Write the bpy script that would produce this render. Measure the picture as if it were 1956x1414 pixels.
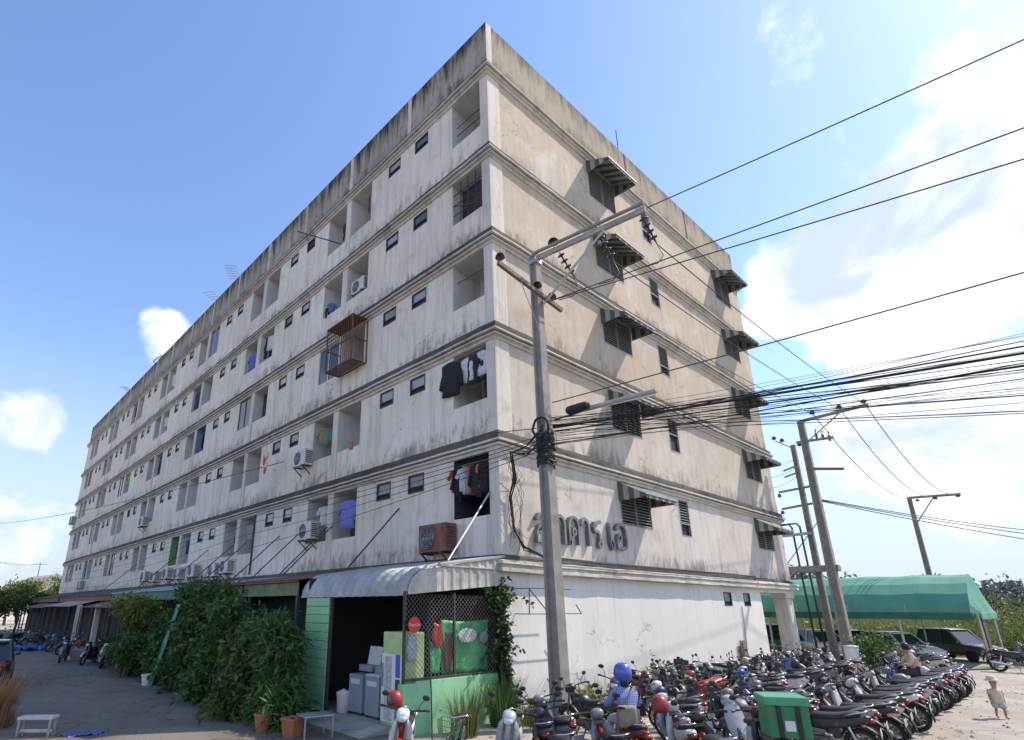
import bpy, bmesh, math, random
import numpy as np
from mathutils import Vector, Matrix
R = math.radians
random.seed(7)
rng = np.random.default_rng(7)
scene = bpy.context.scene
for o_ in list(bpy.data.objects): bpy.data.objects.remove(o_)
COL = scene.collection

# ------------------------------------------------------------ camera
cam_d = bpy.data.cameras.new('camera'); cam = bpy.data.objects.new('camera', cam_d); COL.objects.link(cam)
cam.location = (-11.638, -10.554, 2.2)
YAW, PITCH, ROLL = R(48.512), R(18.171), R(0.186)
_f = Vector((math.cos(YAW)*math.cos(PITCH), math.sin(YAW)*math.cos(PITCH), math.sin(PITCH)))
_r = Vector((math.sin(YAW), -math.cos(YAW), 0)); _u = _r.cross(_f)
_r2 = _r*math.cos(ROLL)+_u*math.sin(ROLL); _u2 = _u*math.cos(ROLL)-_r*math.sin(ROLL)
cam.matrix_world = Matrix(((_r2.x,_u2.x,-_f.x,-11.638),(_r2.y,_u2.y,-_f.y,-10.554),(_r2.z,_u2.z,-_f.z,2.2),(0,0,0,1)))
cam_d.sensor_width = 36; cam_d.sensor_fit = 'HORIZONTAL'; cam_d.lens = 19.566
cam_d.shift_x = 0.0711; cam_d.shift_y = 0.0538; cam_d.clip_start = 0.05; cam_d.clip_end = 3000
scene.camera = cam

# ------------------------------------------------------------ light
SUN = Vector((1.85, -1.0, 2.45)).normalized()          # towards the sun
SUN_EL = math.asin(SUN.z)
SKY_STRENGTH = 0.135
SUN_STRENGTH = 3.0
EXPOSURE = 0.82
sun_d = bpy.data.lights.new('sun', 'SUN'); sun_d.energy = SUN_STRENGTH; sun_d.angle = R(0.53); sun_d.color = (1.0, .90, .76)
sun = bpy.data.objects.new('sun', sun_d); COL.objects.link(sun)
sun.rotation_euler = SUN.to_track_quat('Z', 'Y').to_euler(); sun.location = (30, -20, 40)

world = bpy.data.worlds.new('World'); scene.world = world; world.use_nodes = True
wn = world.node_tree.nodes; wl = world.node_tree.links
for n in list(wn): wn.remove(n)
def wnode(t, **kw):
    n = wn.new(t)
    for k, v in kw.items(): setattr(n, k, v)
    return n
def wmath(op, a, b=None, c=None, clamp=False):
    n = wnode('ShaderNodeMath', operation=op, use_clamp=clamp)
    for i, v in enumerate((a, b, c)):
        if v is None: continue
        if isinstance(v, (int, float)): n.inputs[i].default_value = v
        else: wl.new(v, n.inputs[i])
    return n.outputs[0]
out = wnode('ShaderNodeOutputWorld'); bg = wnode('ShaderNodeBackground')
sky = wnode('ShaderNodeTexSky', sky_type='NISHITA', sun_disc=False)
sky.sun_elevation = SUN_EL; sky.sun_rotation = math.atan2(SUN.x, SUN.y)
sky.altitude = 0; sky.air_density = 1.15; sky.dust_density = .5; sky.ozone_density = 2.5
tc = wnode('ShaderNodeTexCoord'); D = tc.outputs['Generated']
def wnoise(scale, detail, rough, vec=None, dist=0.0):
    n = wnode('ShaderNodeTexNoise'); n.inputs['Scale'].default_value = scale; n.inputs['Detail'].default_value = detail
    n.inputs['Roughness'].default_value = rough; n.inputs['Distortion'].default_value = dist
    wl.new(vec or D, n.inputs['Vector']); return n.outputs['Fac']
# stretch clouds horizontally a little
mp = wnode('ShaderNodeMapping'); mp.inputs['Scale'].default_value = (1, 1, 1.35); wl.new(D, mp.inputs['Vector'])
N1 = wnoise(5.2, 9, .56, mp.outputs[0], .25)
N2 = wnoise(2.2, 5, .5, mp.outputs[0], .3)
def lobe(d, r_in, r_out):
    v = wnode('ShaderNodeVectorMath', operation='DOT_PRODUCT'); wl.new(D, v.inputs[0])
    v.inputs[1].default_value = Vector(d).normalized()
    m = wnode('ShaderNodeMapRange', interpolation_type='SMOOTHSTEP'); wl.new(v.outputs['Value'], m.inputs['Value'])
    m.inputs['From Min'].default_value = math.cos(R(r_out)); m.inputs['From Max'].default_value = math.cos(R(r_in))
    return m.outputs[0]
CLOUDS = [((.872,.195,.449),1,7,.40),((.888,.10,.447),4,12,.44),((.848,.10,.52),1,7,.40),((.805,.02,.59),1,9,.40),((.87,-.05,.492),4,16,.42),((.80,-.10,.60),3,16,.42),
          ((.70,.02,.71),0,14,.20),((.972,.033,.231),2,14,.36),((.90,-.35,.25),8,28,.38),((.199,.891,.408),0,3.8,.38),((.056,.967,.248),0,4.6,.40),((.10,.979,.165),0,6,.28),((.05,.99,.10),0,7,.28),((-.45,.86,.22),4,22,.34),((-.75,-.5,.35),8,32,.36),((.1,-.9,.4),6,26,.36)]  # last three banks are unseen, placed out of view to lift the ambient light
lob = None
for d, a, b, gn in CLOUDS:
    l = wmath('MULTIPLY', lobe(d, a, b), gn); lob = l if lob is None else wmath('MAXIMUM', lob, l)
# density = noise pushed up where a cloud bank stands
N3 = wnoise(15, 6, .6, mp.outputs[0], .1)
dens = wmath('ADD', lob, wmath('ADD', wmath('MULTIPLY', N1, 1.35), wmath('ADD', wmath('MULTIPLY', N2, .55), wmath('MULTIPLY', N3, .30))))
mr = wnode('ShaderNodeMapRange', interpolation_type='SMOOTHSTEP'); wl.new(dens, mr.inputs['Value'])
mr.inputs['From Min'].default_value = 1.33; mr.inputs['From Max'].default_value = 1.54
thick = wnode('ShaderNodeMapRange', interpolation_type='SMOOTHSTEP'); wl.new(wnoise(4.2, 7, .55, mp.outputs[0], .35), thick.inputs['Value'])
thick.inputs['From Min'].default_value = .47; thick.inputs['From Max'].default_value = .64
cc = wnode('ShaderNodeMix', data_type='RGBA'); wl.new(thick.outputs[0], cc.inputs['Factor'])
cc.inputs['A'].default_value = (5.6, 5.7, 5.9, 1); cc.inputs['B'].default_value = (3.1, 3.6, 4.5, 1)
mx = wnode('ShaderNodeMix', data_type='RGBA'); wl.new(mr.outputs[0], mx.inputs['Factor'])
tn = wnode('ShaderNodeMix', data_type='RGBA', blend_type='MULTIPLY'); tn.inputs['Factor'].default_value = 1; wl.new(sky.outputs[0], tn.inputs['A']); tn.inputs['B'].default_value = (.98, 1.0, 1.13, 1)
sz = wnode('ShaderNodeSeparateXYZ'); wl.new(D, sz.inputs[0])
hz = wnode('ShaderNodeMapRange', interpolation_type='SMOOTHSTEP'); wl.new(sz.outputs['Z'], hz.inputs['Value']); hz.inputs['From Min'].default_value = .0; hz.inputs['From Max'].default_value = .42; hz.inputs['To Min'].default_value = .92; hz.inputs['To Max'].default_value = 0
hm = wnode('ShaderNodeMix', data_type='RGBA'); wl.new(hz.outputs[0], hm.inputs['Factor']); wl.new(tn.outputs['Result'], hm.inputs['A']); hm.inputs['B'].default_value = (2.9, 3.35, 3.95, 1)
wl.new(hm.outputs['Result'], mx.inputs['A']); wl.new(cc.outputs['Result'], mx.inputs['B'])
wl.new(mx.outputs['Result'], bg.inputs['Color']); bg.inputs['Strength'].default_value = SKY_STRENGTH
wl.new(bg.outputs[0], out.inputs['Surface'])
vs = scene.view_settings; vs.view_transform = 'Standard'; vs.look = 'None'; vs.exposure = EXPOSURE; vs.gamma = 1; vs.use_curve_mapping = False

# ------------------------------------------------------------ helpers
class MB:
    """collects shapes, links them as one mesh object"""
    def __init__(s): s.v = []; s.f = []; s.m = []
    def add(s, vs, fs, m=0):
        n = len(s.v); s.v += [tuple(p) for p in vs]
        s.f += [tuple(i+n for i in f) for f in fs]; s.m += [m]*len(fs); return s
    def box(s, x0, x1, y0, y1, z0, z1, m=0, M=None):
        vs = [(x0,y0,z0),(x1,y0,z0),(x1,y1,z0),(x0,y1,z0),(x0,y0,z1),(x1,y0,z1),(x1,y1,z1),(x0,y1,z1)]
        if M: vs = [M @ Vector(p) for p in vs]
        return s.add(vs, [(0,3,2,1),(4,5,6,7),(0,1,5,4),(1,2,6,5),(2,3,7,6),(3,0,4,7)], m)
    def bbox(s, x0, x1, y0, y1, z0, z1, b=.02, m=0, M=None):
        """box with chamfered edges"""
        bm = bmesh.new(); bmesh.ops.create_cube(bm, size=1)
        for v in bm.verts: v.co = Vector(((x0+x1)/2+v.co.x*(x1-x0), (y0+y1)/2+v.co.y*(y1-y0), (z0+z1)/2+v.co.z*(z1-z0)))
        bmesh.ops.bevel(bm, geom=list(bm.edges), offset=b, segments=2, affect='EDGES', profile=.6)
        vs = [(M @ v.co if M else v.co.copy()) for v in bm.verts]; bm.verts.index_update()
        s.add(vs, [[v.index for v in f.verts] for f in bm.faces], m); bm.free(); return s
    def quad(s, a, b, c, d, m=0): return s.add([a,b,c,d], [(0,1,2,3)], m)
    def ring(s, rings, closed=True, cap=True, m=0):
        n = len(rings[0]); k = len(rings); vs = [p for r in rings for p in r]; fs = []
        for i in range(k-1):
            for j in range(n if closed else n-1):
                a = i*n+j; b = i*n+(j+1)%n; fs.append((a, b, b+n, a+n))
        if cap and closed: fs += [tuple(range(n))[::-1], tuple((k-1)*n+j for j in range(n))]
        return s.add(vs, fs, m)
    def tube(s, pts, r, n=6, m=0, cap=True):
        pts = [Vector(p) for p in pts]; rs = r if isinstance(r, (list, tuple)) else [r]*len(pts)
        rings = []; up = None
        for i, p in enumerate(pts):
            t = (pts[min(i+1, len(pts)-1)]-pts[max(i-1, 0)])
            if t.length < 1e-9: t = Vector((0,0,1))
            t.normalize()
            if up is None or abs(up.dot(t)) > .97:
                up = Vector((0,0,1)) if abs(t.z) < .9 else Vector((1,0,0))
            a = t.cross(up).normalized(); b = a.cross(t).normalized(); up = b
            rings.append([p + (a*math.cos(2*math.pi*j/n)+b*math.sin(2*math.pi*j/n))*rs[i] for j in range(n)])
        return s.ring(rings, m=m, cap=cap)
    def bar(s, p, q, w, h=None, m=0):
        """square bar between two points"""
        h = h or w; p = Vector(p); q = Vector(q); t = (q-p).normalized()
        up = Vector((0,0,1)) if abs(t.z) < .95 else Vector((1,0,0))
        a = t.cross(up).normalized(); b = a.cross(t)
        return s.ring([[c+a*w/2+b*h/2, c-a*w/2+b*h/2, c-a*w/2-b*h/2, c+a*w/2-b*h/2] for c in (p, q)], m=m)
    def lathe(s, prof, o=(0,0,0), n=14, axis='Z', m=0, M=None):
        o = Vector(o); rings = []
        for r, h in prof:
            ring = []
            for j in range(n):
                a = 2*math.pi*j/n; c, d = r*math.cos(a), r*math.sin(a)
                p = {'Z': Vector((c,d,h)), 'X': Vector((h,c,d)), 'Y': Vector((d,h,c))}[axis]
                p = p+o
                ring.append(M @ p if M else p)
            rings.append(ring)
        return s.ring(rings, m=m)
    def ell(s, c, rx, ry, rz, n=12, k=7, m=0, M=None):
        c = Vector(c); rings = []
        for i in range(k+1):
            t = math.pi*i/k; r = max(math.sin(t), .02)
            ring = [c+Vector((rx*r*math.cos(2*math.pi*j/n), ry*r*math.sin(2*math.pi*j/n), -rz*math.cos(t))) for j in range(n)]
            rings.append([M @ p for p in ring] if M else ring)
        return s.ring(rings, m=m)
    def loft(s, secs, n=12, p=2.5, m=0):
        """sections along x: (x, zc, half width, half height[, yc])"""
        rings = []
        for q in secs:
            x, zc, w, h = q[:4]; yc = q[4] if len(q) > 4 else 0
            ring = []
            for j in range(n):
                a = 2*math.pi*j/n; c, d = math.cos(a), math.sin(a)
                ring.append((x, yc+w*math.copysign(abs(c)**(2/p), c), zc+h*math.copysign(abs(d)**(2/p), d)))
            rings.append(ring)
        return s.ring(rings, m=m)
    def prism(s, poly, axis, a0, a1, m=0):
        """polygon (2D) extruded along axis: 'X' (y,z) 'Y' (x,z) 'Z' (x,y)"""
        def P(p, a): return {'X': (a,p[0],p[1]), 'Y': (p[0],a,p[1]), 'Z': (p[0],p[1],a)}[axis]
        return s.ring([[P(p, a0) for p in poly], [P(p, a1) for p in poly]], m=m)
    def mesh(s, name, smooth=False):
        me = bpy.data.meshes.new(name); me.from_pydata(s.v, [], s.f); me.update()
        bm = bmesh.new(); bm.from_mesh(me); bmesh.ops.recalc_face_normals(bm, faces=bm.faces); bm.to_mesh(me); bm.free()
        if any(s.m): me.polygons.foreach_set('material_index', s.m)
        if smooth:
            me.polygons.foreach_set('use_smooth', [True]*len(me.polygons))
        return me
    def build(s, name, mat, parent=None, smooth=False):
        return obj(name, s.mesh(name, smooth), mat, parent)
def obj(name, me, mat, parent=None, loc=None, rz=None):
    if not me.materials:
        for m_ in (mat if isinstance(mat, (list, tuple)) else [mat]): me.materials.append(m_)
    o = bpy.data.objects.new(name, me); COL.objects.link(o)
    if parent: o.parent = parent
    if loc is not None: o.location = loc
    if rz is not None: o.rotation_euler = (0, 0, rz)
    return o
def tag(o, label, cat, group=None, kind=None):
    o['label'] = label; o['category'] = cat
    if group: o['group'] = group
    if kind: o['kind'] = kind
    return o
def structure(o, label=None):
    o['kind'] = 'structure'
    if label: o['label'] = label
    return o
def stuff(o, label, cat): return tag(o, label, cat, kind='stuff')
def empty(name, loc=(0,0,0), rz=0, label=None, cat=None, group=None):
    o = bpy.data.objects.new(name, None); COL.objects.link(o); o.location = loc; o.rotation_euler = (0,0,rz); o.empty_display_size = .1
    if label: tag(o, label, cat, group)
    return o
def copy_tree(o, parent=None):
    c = o.copy(); COL.objects.link(c); c.parent = parent
    for ch in o.children: copy_tree(ch, c)
    return c
def mesh_arrays(name, V, F, smooth=False):
    """numpy verts (n,3) and quads/tris (m,k)"""
    me = bpy.data.meshes.new(name); V = np.asarray(V, np.float32); F = np.asarray(F, np.int32)
    me.vertices.add(len(V)); me.vertices.foreach_set('co', V.ravel())
    m, k = F.shape; me.loops.add(m*k); me.loops.foreach_set('vertex_index', F.ravel())
    me.polygons.add(m); me.polygons.foreach_set('loop_start', np.arange(0, m*k, k, dtype=np.int32))
    me.update(calc_edges=True); me.validate(); return me

# ------------------------------------------------------------ materials
MATS = {}
def newmat(name):
    m = bpy.data.materials.new(name); m.use_nodes = True; nt = m.node_tree
    for n in list(nt.nodes): nt.nodes.remove(n)
    o = nt.nodes.new('ShaderNodeOutputMaterial'); b = nt.nodes.new('ShaderNodeBsdfPrincipled'); nt.links.new(b.outputs[0], o.inputs[0])
    MATS[name] = m; return m, nt, b
class NT:
    def __init__(s, nt): s.nt = nt
    def node(s, t, **kw):
        n = s.nt.nodes.new(t)
        for k, v in kw.items(): setattr(n, k, v)
        return n
    def put(s, v, i):
        if hasattr(v, 'is_linked'): s.nt.links.new(v, i)
        elif v is not None: i.default_value = v
    def math(s, op, a, b=None, clamp=False):
        n = s.node('ShaderNodeMath', operation=op, use_clamp=clamp); s.put(a, n.inputs[0]); s.put(b, n.inputs[1]); return n.outputs[0]
    def noise(s, vec, scale, detail=4, rough=.55, dist=0):
        n = s.node('ShaderNodeTexNoise'); s.put(vec, n.inputs['Vector']); n.inputs['Scale'].default_value = scale
        n.inputs['Detail'].default_value = detail; n.inputs['Roughness'].default_value = rough; n.inputs['Distortion'].default_value = dist
        return n.outputs['Fac']
    def ramp(s, v, a, b, lo=0., hi=1.):
        n = s.node('ShaderNodeMapRange', interpolation_type='SMOOTHSTEP'); s.put(v, n.inputs['Value'])
        n.inputs['From Min'].default_value = a; n.inputs['From Max'].default_value = b
        n.inputs['To Min'].default_value = lo; n.inputs['To Max'].default_value = hi; return n.outputs[0]
    def mix(s, f, a, b, mode='MIX'):
        n = s.node('ShaderNodeMix', data_type='RGBA', blend_type=mode); s.put(f, n.inputs['Factor'])
        for v, k in ((a, 'A'), (b, 'B')):
            if isinstance(v, (tuple, list)): v = tuple(v)+((1,) if len(v) == 3 else ())
            s.put(v, n.inputs[k])
        return n.outputs['Result']
    def scale(s, v, sc):
        n = s.node('ShaderNodeVectorMath', operation='MULTIPLY'); s.put(v, n.inputs[0]); n.inputs[1].default_value = sc; return n.outputs[0]
    def pos(s): return s.node('ShaderNodeNewGeometry').outputs['Position']
    def ocoord(s): return s.node('ShaderNodeTexCoord').outputs['Object']
    def bump(s, h, strength, dist, b):
        n = s.node('ShaderNodeBump'); n.inputs['Strength'].default_value = strength; n.inputs['Distance'].default_value = dist
        s.put(h, n.inputs['Height']); s.nt.links.new(n.outputs[0], b.inputs['Normal'])
def mat(name, col, rough=.6, metal=0., var=.12, vs=3., bump=0., bs=40., dirt=0., dirtcol=(.10,.085,.065), ds=2.5, spec=.5, coat=0., trans=0., emit=None):
    """plain procedural material: colour with patchy variation, grain, dirt"""
    if name in MATS: return MATS[name]
    m, nt, b = newmat(name); t = NT(nt); P = t.pos()
    n1 = t.noise(P, vs, 5, .6)
    c = t.mix(t.ramp(n1, .3, .7), tuple(x*(1-var) for x in col), tuple(min(x*(1+var), 1) for x in col))
    if dirt:
        d = t.ramp(t.noise(P, ds, 7, .68), .62-dirt*.25, .80-dirt*.1, 0, min(1, dirt+.3)); c = t.mix(d, c, dirtcol)
    nt.links.new(c, b.inputs['Base Color'])
    b.inputs['Roughness'].default_value = rough; b.inputs['Metallic'].default_value = metal
    b.inputs['Specular IOR Level'].default_value = spec; b.inputs['Coat Weight'].default_value = coat
    if bump: t.bump(t.noise(P, bs, 4, .6), bump, .02, b)
    if trans: b.inputs['Transmission Weight'].default_value = trans
    if emit: b.inputs['Emission Color'].default_value = (*emit, 1); b.inputs['Emission Strength'].default_value = 1
    return m
def wall_mat(name, base, tint, grime, streak=.5, blotch=.4, patch=.25, warm_z=None, top_dirt=None, dark=(.06,.055,.045), ledges=None):
    """painted render: vertical rain streaks, blotches, peeled patches; top_dirt=(z0,z1) algae running from a parapet top"""
    m, nt, b = newmat(name); t = NT(nt); P = t.pos()
    sep = t.node('ShaderNodeSeparateXYZ'); t.put(P, sep.inputs[0]); z = sep.outputs['Z']
    big = t.noise(P, .22, 5, .6, .4)
    c = t.mix(t.ramp(big, .35, .65, 0, 1), base, tint)
    if warm_z:
        wz = t.math('MULTIPLY', t.ramp(z, warm_z[0], warm_z[1]), t.ramp(t.noise(P, .5, 6, .65, .6), .22, .56)); c = t.mix(wz, c, warm_z[2])
    s1 = t.noise(t.scale(P, (3.2, 3.2, .20)), 1.0, 7, .66, .15)
    c = t.mix(t.ramp(s1, .44, .70, 0, streak), c, grime)
    s2 = t.noise(t.scale(P, (11., 11., .5)), 1.0, 5, .6)
    c = t.mix(t.ramp(s2, .56, .76, 0, streak*.8), c, tuple(x*.62 for x in grime))
    bl = t.noise(P, 1.1, 8, .7, .5)
    c = t.mix(t.ramp(bl, .50, .74, 0, blotch), c, tuple(x*.75 for x in grime))
    lt = t.noise(t.scale(P, (3.1, 3.1, .6)), 1.3, 7, .68)
    c = t.mix(t.ramp(lt, .58, .70, 0, .35), c, tuple(min(1, x*1.22) for x in base))
    pt = t.math('MULTIPLY', t.ramp(t.noise(t.scale(P, (2.6, 2.6, 1.2)), 1.0, 9, .74, .8), .64, .70), t.ramp(t.noise(P, .35, 2, .5), .46, .60))
    c = t.mix(t.math('MULTIPLY', pt, patch*2.4, True), c, dark)
    if ledges:
        acc = None; dr = None
        for zk in ledges:
            up = t.math('MULTIPLY', t.ramp(z, zk-.02, zk), t.ramp(z, zk+.02, zk+1.25, 1, 0)); acc = up if acc is None else t.math('ADD', acc, up)
            dn = t.math('MULTIPLY', t.ramp(z, zk-.56, zk-.55, 1, 0), t.ramp(z, zk-2.2, zk-.6)); dr = dn if dr is None else t.math('ADD', dr, dn)
        sn = t.noise(t.scale(P, (2.4,2.4,.75)), 1.6, 8, .70, .3); dnn = t.noise(t.scale(P, (4.2,4.2,.16)), 1.0, 7, .68, .1)
        c = t.mix(t.ramp(t.math('ADD', t.math('MULTIPLY', t.math('MULTIPLY', acc, t.ramp(t.noise(P, .4, 5, .6, .4), .30, .66, .45, 1.15)), .30), sn), .64, .92, 0, .8), c, tuple(x*.5 for x in grime))
        vary = t.ramp(t.noise(P, .33, 4, .6, .5), .42, .66)
        c = t.mix(t.math('MULTIPLY', t.ramp(dnn, .50, .72), t.math('MULTIPLY', t.math('MULTIPLY', dr, vary), .70)), c, tuple(x*.6 for x in grime))
        ck = t.node('ShaderNodeTexVoronoi', feature='DISTANCE_TO_EDGE'); nv = t.node('ShaderNodeTexNoise'); t.put(P, nv.inputs['Vector']); nv.inputs['Scale'].default_value = 2.2; nv.inputs['Detail'].default_value = 6; av = t.node('ShaderNodeVectorMath', operation='ADD'); t.put(t.scale(P, (.55,.55,.6)), av.inputs[0]); t.put(t.scale(nv.outputs['Color'], (.6,.6,.6)), av.inputs[1]); t.put(av.outputs[0], ck.inputs['Vector']); ck.inputs['Scale'].default_value = .8
        crk = t.math('MULTIPLY', t.ramp(ck.outputs['Distance'], .002, .010, 1, 0), t.ramp(t.noise(P, .45, 3, .5), .57, .62)); c = t.mix(t.math('MULTIPLY', crk, .55), c, dark)
    if top_dirt:
        g = t.ramp(z, top_dirt[0], top_dirt[1])
        st = t.noise(t.scale(P, (2.6, 2.6, .35)), 1.0, 8, .7, .3)
        a = t.ramp(t.math('ADD', t.math('MULTIPLY', g, .34), st), .62, .90)
        c = t.mix(a, c, dark)
    nt.links.new(c, b.inputs['Base Color']); b.inputs['Roughness'].default_value = .88; b.inputs['Specular IOR Level'].default_value = .25
    t.bump(t.math('ADD', t.noise(P, 26, 6, .65), t.math('MULTIPLY', t.noise(P, 3, 5, .6), .8)), .28, .02, b)
    return m

GZ = -0.45                                   # level of the lot and the alley
ZC = [3.583, 7.16, 10.743, 14.252, 17.80, 21.65]; ZP = 23.78
M_wall_l = wall_mat('painted_render_alley_side', (.80,.735,.645), (.70,.635,.545), (.42,.37,.31), streak=.55, blotch=.36, patch=.45, ledges=ZC)
M_wall_r = wall_mat('painted_render_gable_side', (.64,.595,.54), (.565,.515,.46), (.38,.325,.27), streak=.50, blotch=.42, patch=.62, warm_z=(4.5, 11, (.50,.415,.32)), ledges=ZC)
M_wall_g = wall_mat('painted_render_ground_floor', (.77,.745,.70), (.70,.675,.63), (.52,.48,.43), streak=.24, blotch=.24, patch=.10, ledges=[-.3, 3.5])
M_parapet_r = wall_mat('bare_parapet_render_gable', (.37,.315,.25), (.31,.255,.20), (.20,.165,.13), streak=.65, blotch=.45, patch=.3, top_dirt=(21.9, 24.3), dark=(.09,.078,.065), ledges=[21.65])
M_parapet_l = wall_mat('bare_parapet_render_alley', (.42,.38,.32), (.34,.30,.245), (.16,.14,.115), streak=.6, blotch=.55, patch=.4, top_dirt=(21.2, 24.2), dark=(.035,.032,.03), ledges=[21.65])
M_trim = wall_mat('cornice_render', (.66,.62,.55), (.52,.48,.42), (.25,.22,.18), streak=.4, blotch=.6, patch=.7)
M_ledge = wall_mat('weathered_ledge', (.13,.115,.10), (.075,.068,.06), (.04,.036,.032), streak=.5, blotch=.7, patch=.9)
M_pil = wall_mat('pilaster_render', (.70,.65,.58), (.60,.55,.48), (.32,.29,.25), streak=.55, blotch=.4, patch=.3)
M_logwall = wall_mat('loggia_render', (.66,.65,.63), (.56,.55,.53), (.34,.32,.29), streak=.3, blotch=.4, patch=.2)
M_conc = mat('bare_concrete', (.36,.33,.29), .9, var=.2, vs=2, bump=.3, dirt=.35)
M_dark = mat('interior_shade', (.02,.022,.026), .8)  # near-black colour stands in for the shade of unlit insides
M_pane = mat('milky_glass', (.30,.33,.36), .12, var=.1, spec=.6)
M_glassd = mat('dark_glass', (.03,.035,.045), .08, spec=.6)
M_framed = mat('dark_window_frame', (.055,.05,.045), .6)
M_alu = mat('aluminium_frame', (.55,.55,.54), .45, metal=.6, dirt=.2)
M_louver = mat('louvre_slat', (.27,.275,.285), .6, var=.1, dirt=.25)
M_door = mat('loggia_door', (.20,.17,.15), .7, var=.2)
M_green = mat('awning_green', (.085,.105,.08), .55, var=.15, dirt=.25)
M_cream = mat('awning_cream', (.33,.325,.31), .55, var=.1, dirt=.35)
M_rust = mat('rusty_steel', (.16,.075,.045), .85, var=.35, vs=9, bump=.2)
M_steel = mat('galvanised_steel', (.42,.43,.44), .45, metal=.7, var=.15, dirt=.2)
M_black = mat('black_plastic', (.02,.02,.022), .5)

W, L, PER = 22.62, 69.0, 9.23
bld = empty('apartment_building', (0,0,0), 0, 'weathered six-storey grey apartment block with loggias and striped window awnings', 'building')

def holed(mb, rects, u0, u1, v0, v1, P, m=0):
    """sheet u0..u1 x v0..v1 minus rects; P maps (u,v) to a point"""
    us = sorted({u0, u1, *[r[0] for r in rects], *[r[1] for r in rects]}); vs_ = sorted({v0, v1, *[r[2] for r in rects], *[r[3] for r in rects]})
    us = [u for u in us if u0-1e-6 <= u <= u1+1e-6]; vs_ = [v for v in vs_ if v0-1e-6 <= v <= v1+1e-6]
    for i in range(len(us)-1):
        for j in range(len(vs_)-1):
            uc, vc = (us[i]+us[i+1])/2, (vs_[j]+vs_[j+1])/2
            if any(r[0] < uc < r[1] and r[2] < vc < r[3] for r in rects): continue
            mb.quad(P(us[i],vs_[j]), P(us[i+1],vs_[j]), P(us[i+1],vs_[j+1]), P(us[i],vs_[j+1]), m)

# --- alley side (plane x=0)
log_y = []; win_y = []
for k in range(8):
    c = k*PER
    if k: log_y.append((c-1.87, c-.22))
    log_y.append((c+(.38 if k == 0 else .22), c+1.9))
    win_y += [(c+3.35, c+4.2), (c+5.2, c+6.05)]
log_y = [q for q in log_y if q[1] < L-.2]; win_y = [q for q in win_y if q[1] < L-.2]
mb = MB(); rects = []
for k in range(5):
    zb, zt = ZC[k], ZC[k+1]
    for y0, y1 in log_y: rects.append((y0, y1, zb+1.16, zt-.58))
    for y0, y1 in win_y: rects.append((y0, y1, zt-1.30, zt-.66))
for k in range(5):
    zb, zt = ZC[k], ZC[k+1]
    holed(mb, [r for r in rects if zb-.1 < r[2] < zt], 0, L, zb, zt, lambda u, v: (0, u, v))
mb.quad((0,0,GZ),(0,L,GZ),(0,L,ZC[0]),(0,0,ZC[0]))
mb.build('wall', M_wall_l, bld)
# loggias: recess shells, one part each
def loggia_mesh(w, h, d=1.35):
    m = MB(); x0 = .001
    m.quad((d,0,0),(d,w,0),(d,w,h),(d,0,h)); m.quad((x0,0,0),(d,0,0),(d,0,h),(x0,0,h)); m.quad((x0,w,0),(d,w,0),(d,w,h),(x0,w,h))
    m.quad((x0,0,h),(d,0,h),(d,w,h),(x0,w,h)); m.quad((x0+.12,0,-.35),(d,0,-.35),(d,w,-.35),(x0+.12,w,-.35)); m.box(x0,x0+.12,0,w,-.35,-.001)
    for (ya, yb) in ((0,0),(w,w)): m.quad((x0+.12,ya,-.35),(d,ya,-.35),(d,ya,0),(x0+.12,ya,0))
    m.quad((d,0,-.35),(d,w,-.35),(d,w,0),(d,0,0))
    return m.mesh('balcony')
M_lognavy = mat('loggia_navy', (.035,.05,.085), .8, var=.2); M_logblue = mat('loggia_blue', (.16,.26,.48), .8, var=.15, dirt=.1)
M_loggreen = mat('loggia_green', (.20,.36,.16), .8, var=.15)
special = {(0,0): M_lognavy, (2,5): M_logblue, (0,6): M_loggreen, (0,1): M_logwall}
lm = {}
door_me = MB().bbox(0,.05,0,.75,-.35,1.55,.01).mesh('door')
log_h = {}
for k in range(5):
    zb, zt = ZC[k]+1.16, ZC[k+1]-.58
    for i, (y0, y1) in enumerate(log_y):
        key = (round(y1-y0, 2), round(zt-zb, 2), special.get((k, i), M_logwall).name)
        if key not in lm:
            lm[key] = loggia_mesh(y1-y0, zt-zb); lm[key].materials.append(special.get((k, i), M_logwall))
        b = obj('balcony', lm[key], None, bld, (0, y0, zb))
        obj('door', door_me, M_door, b, (1.28, .15+((i*7+k*3) % 5)*.14, 0))
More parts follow.
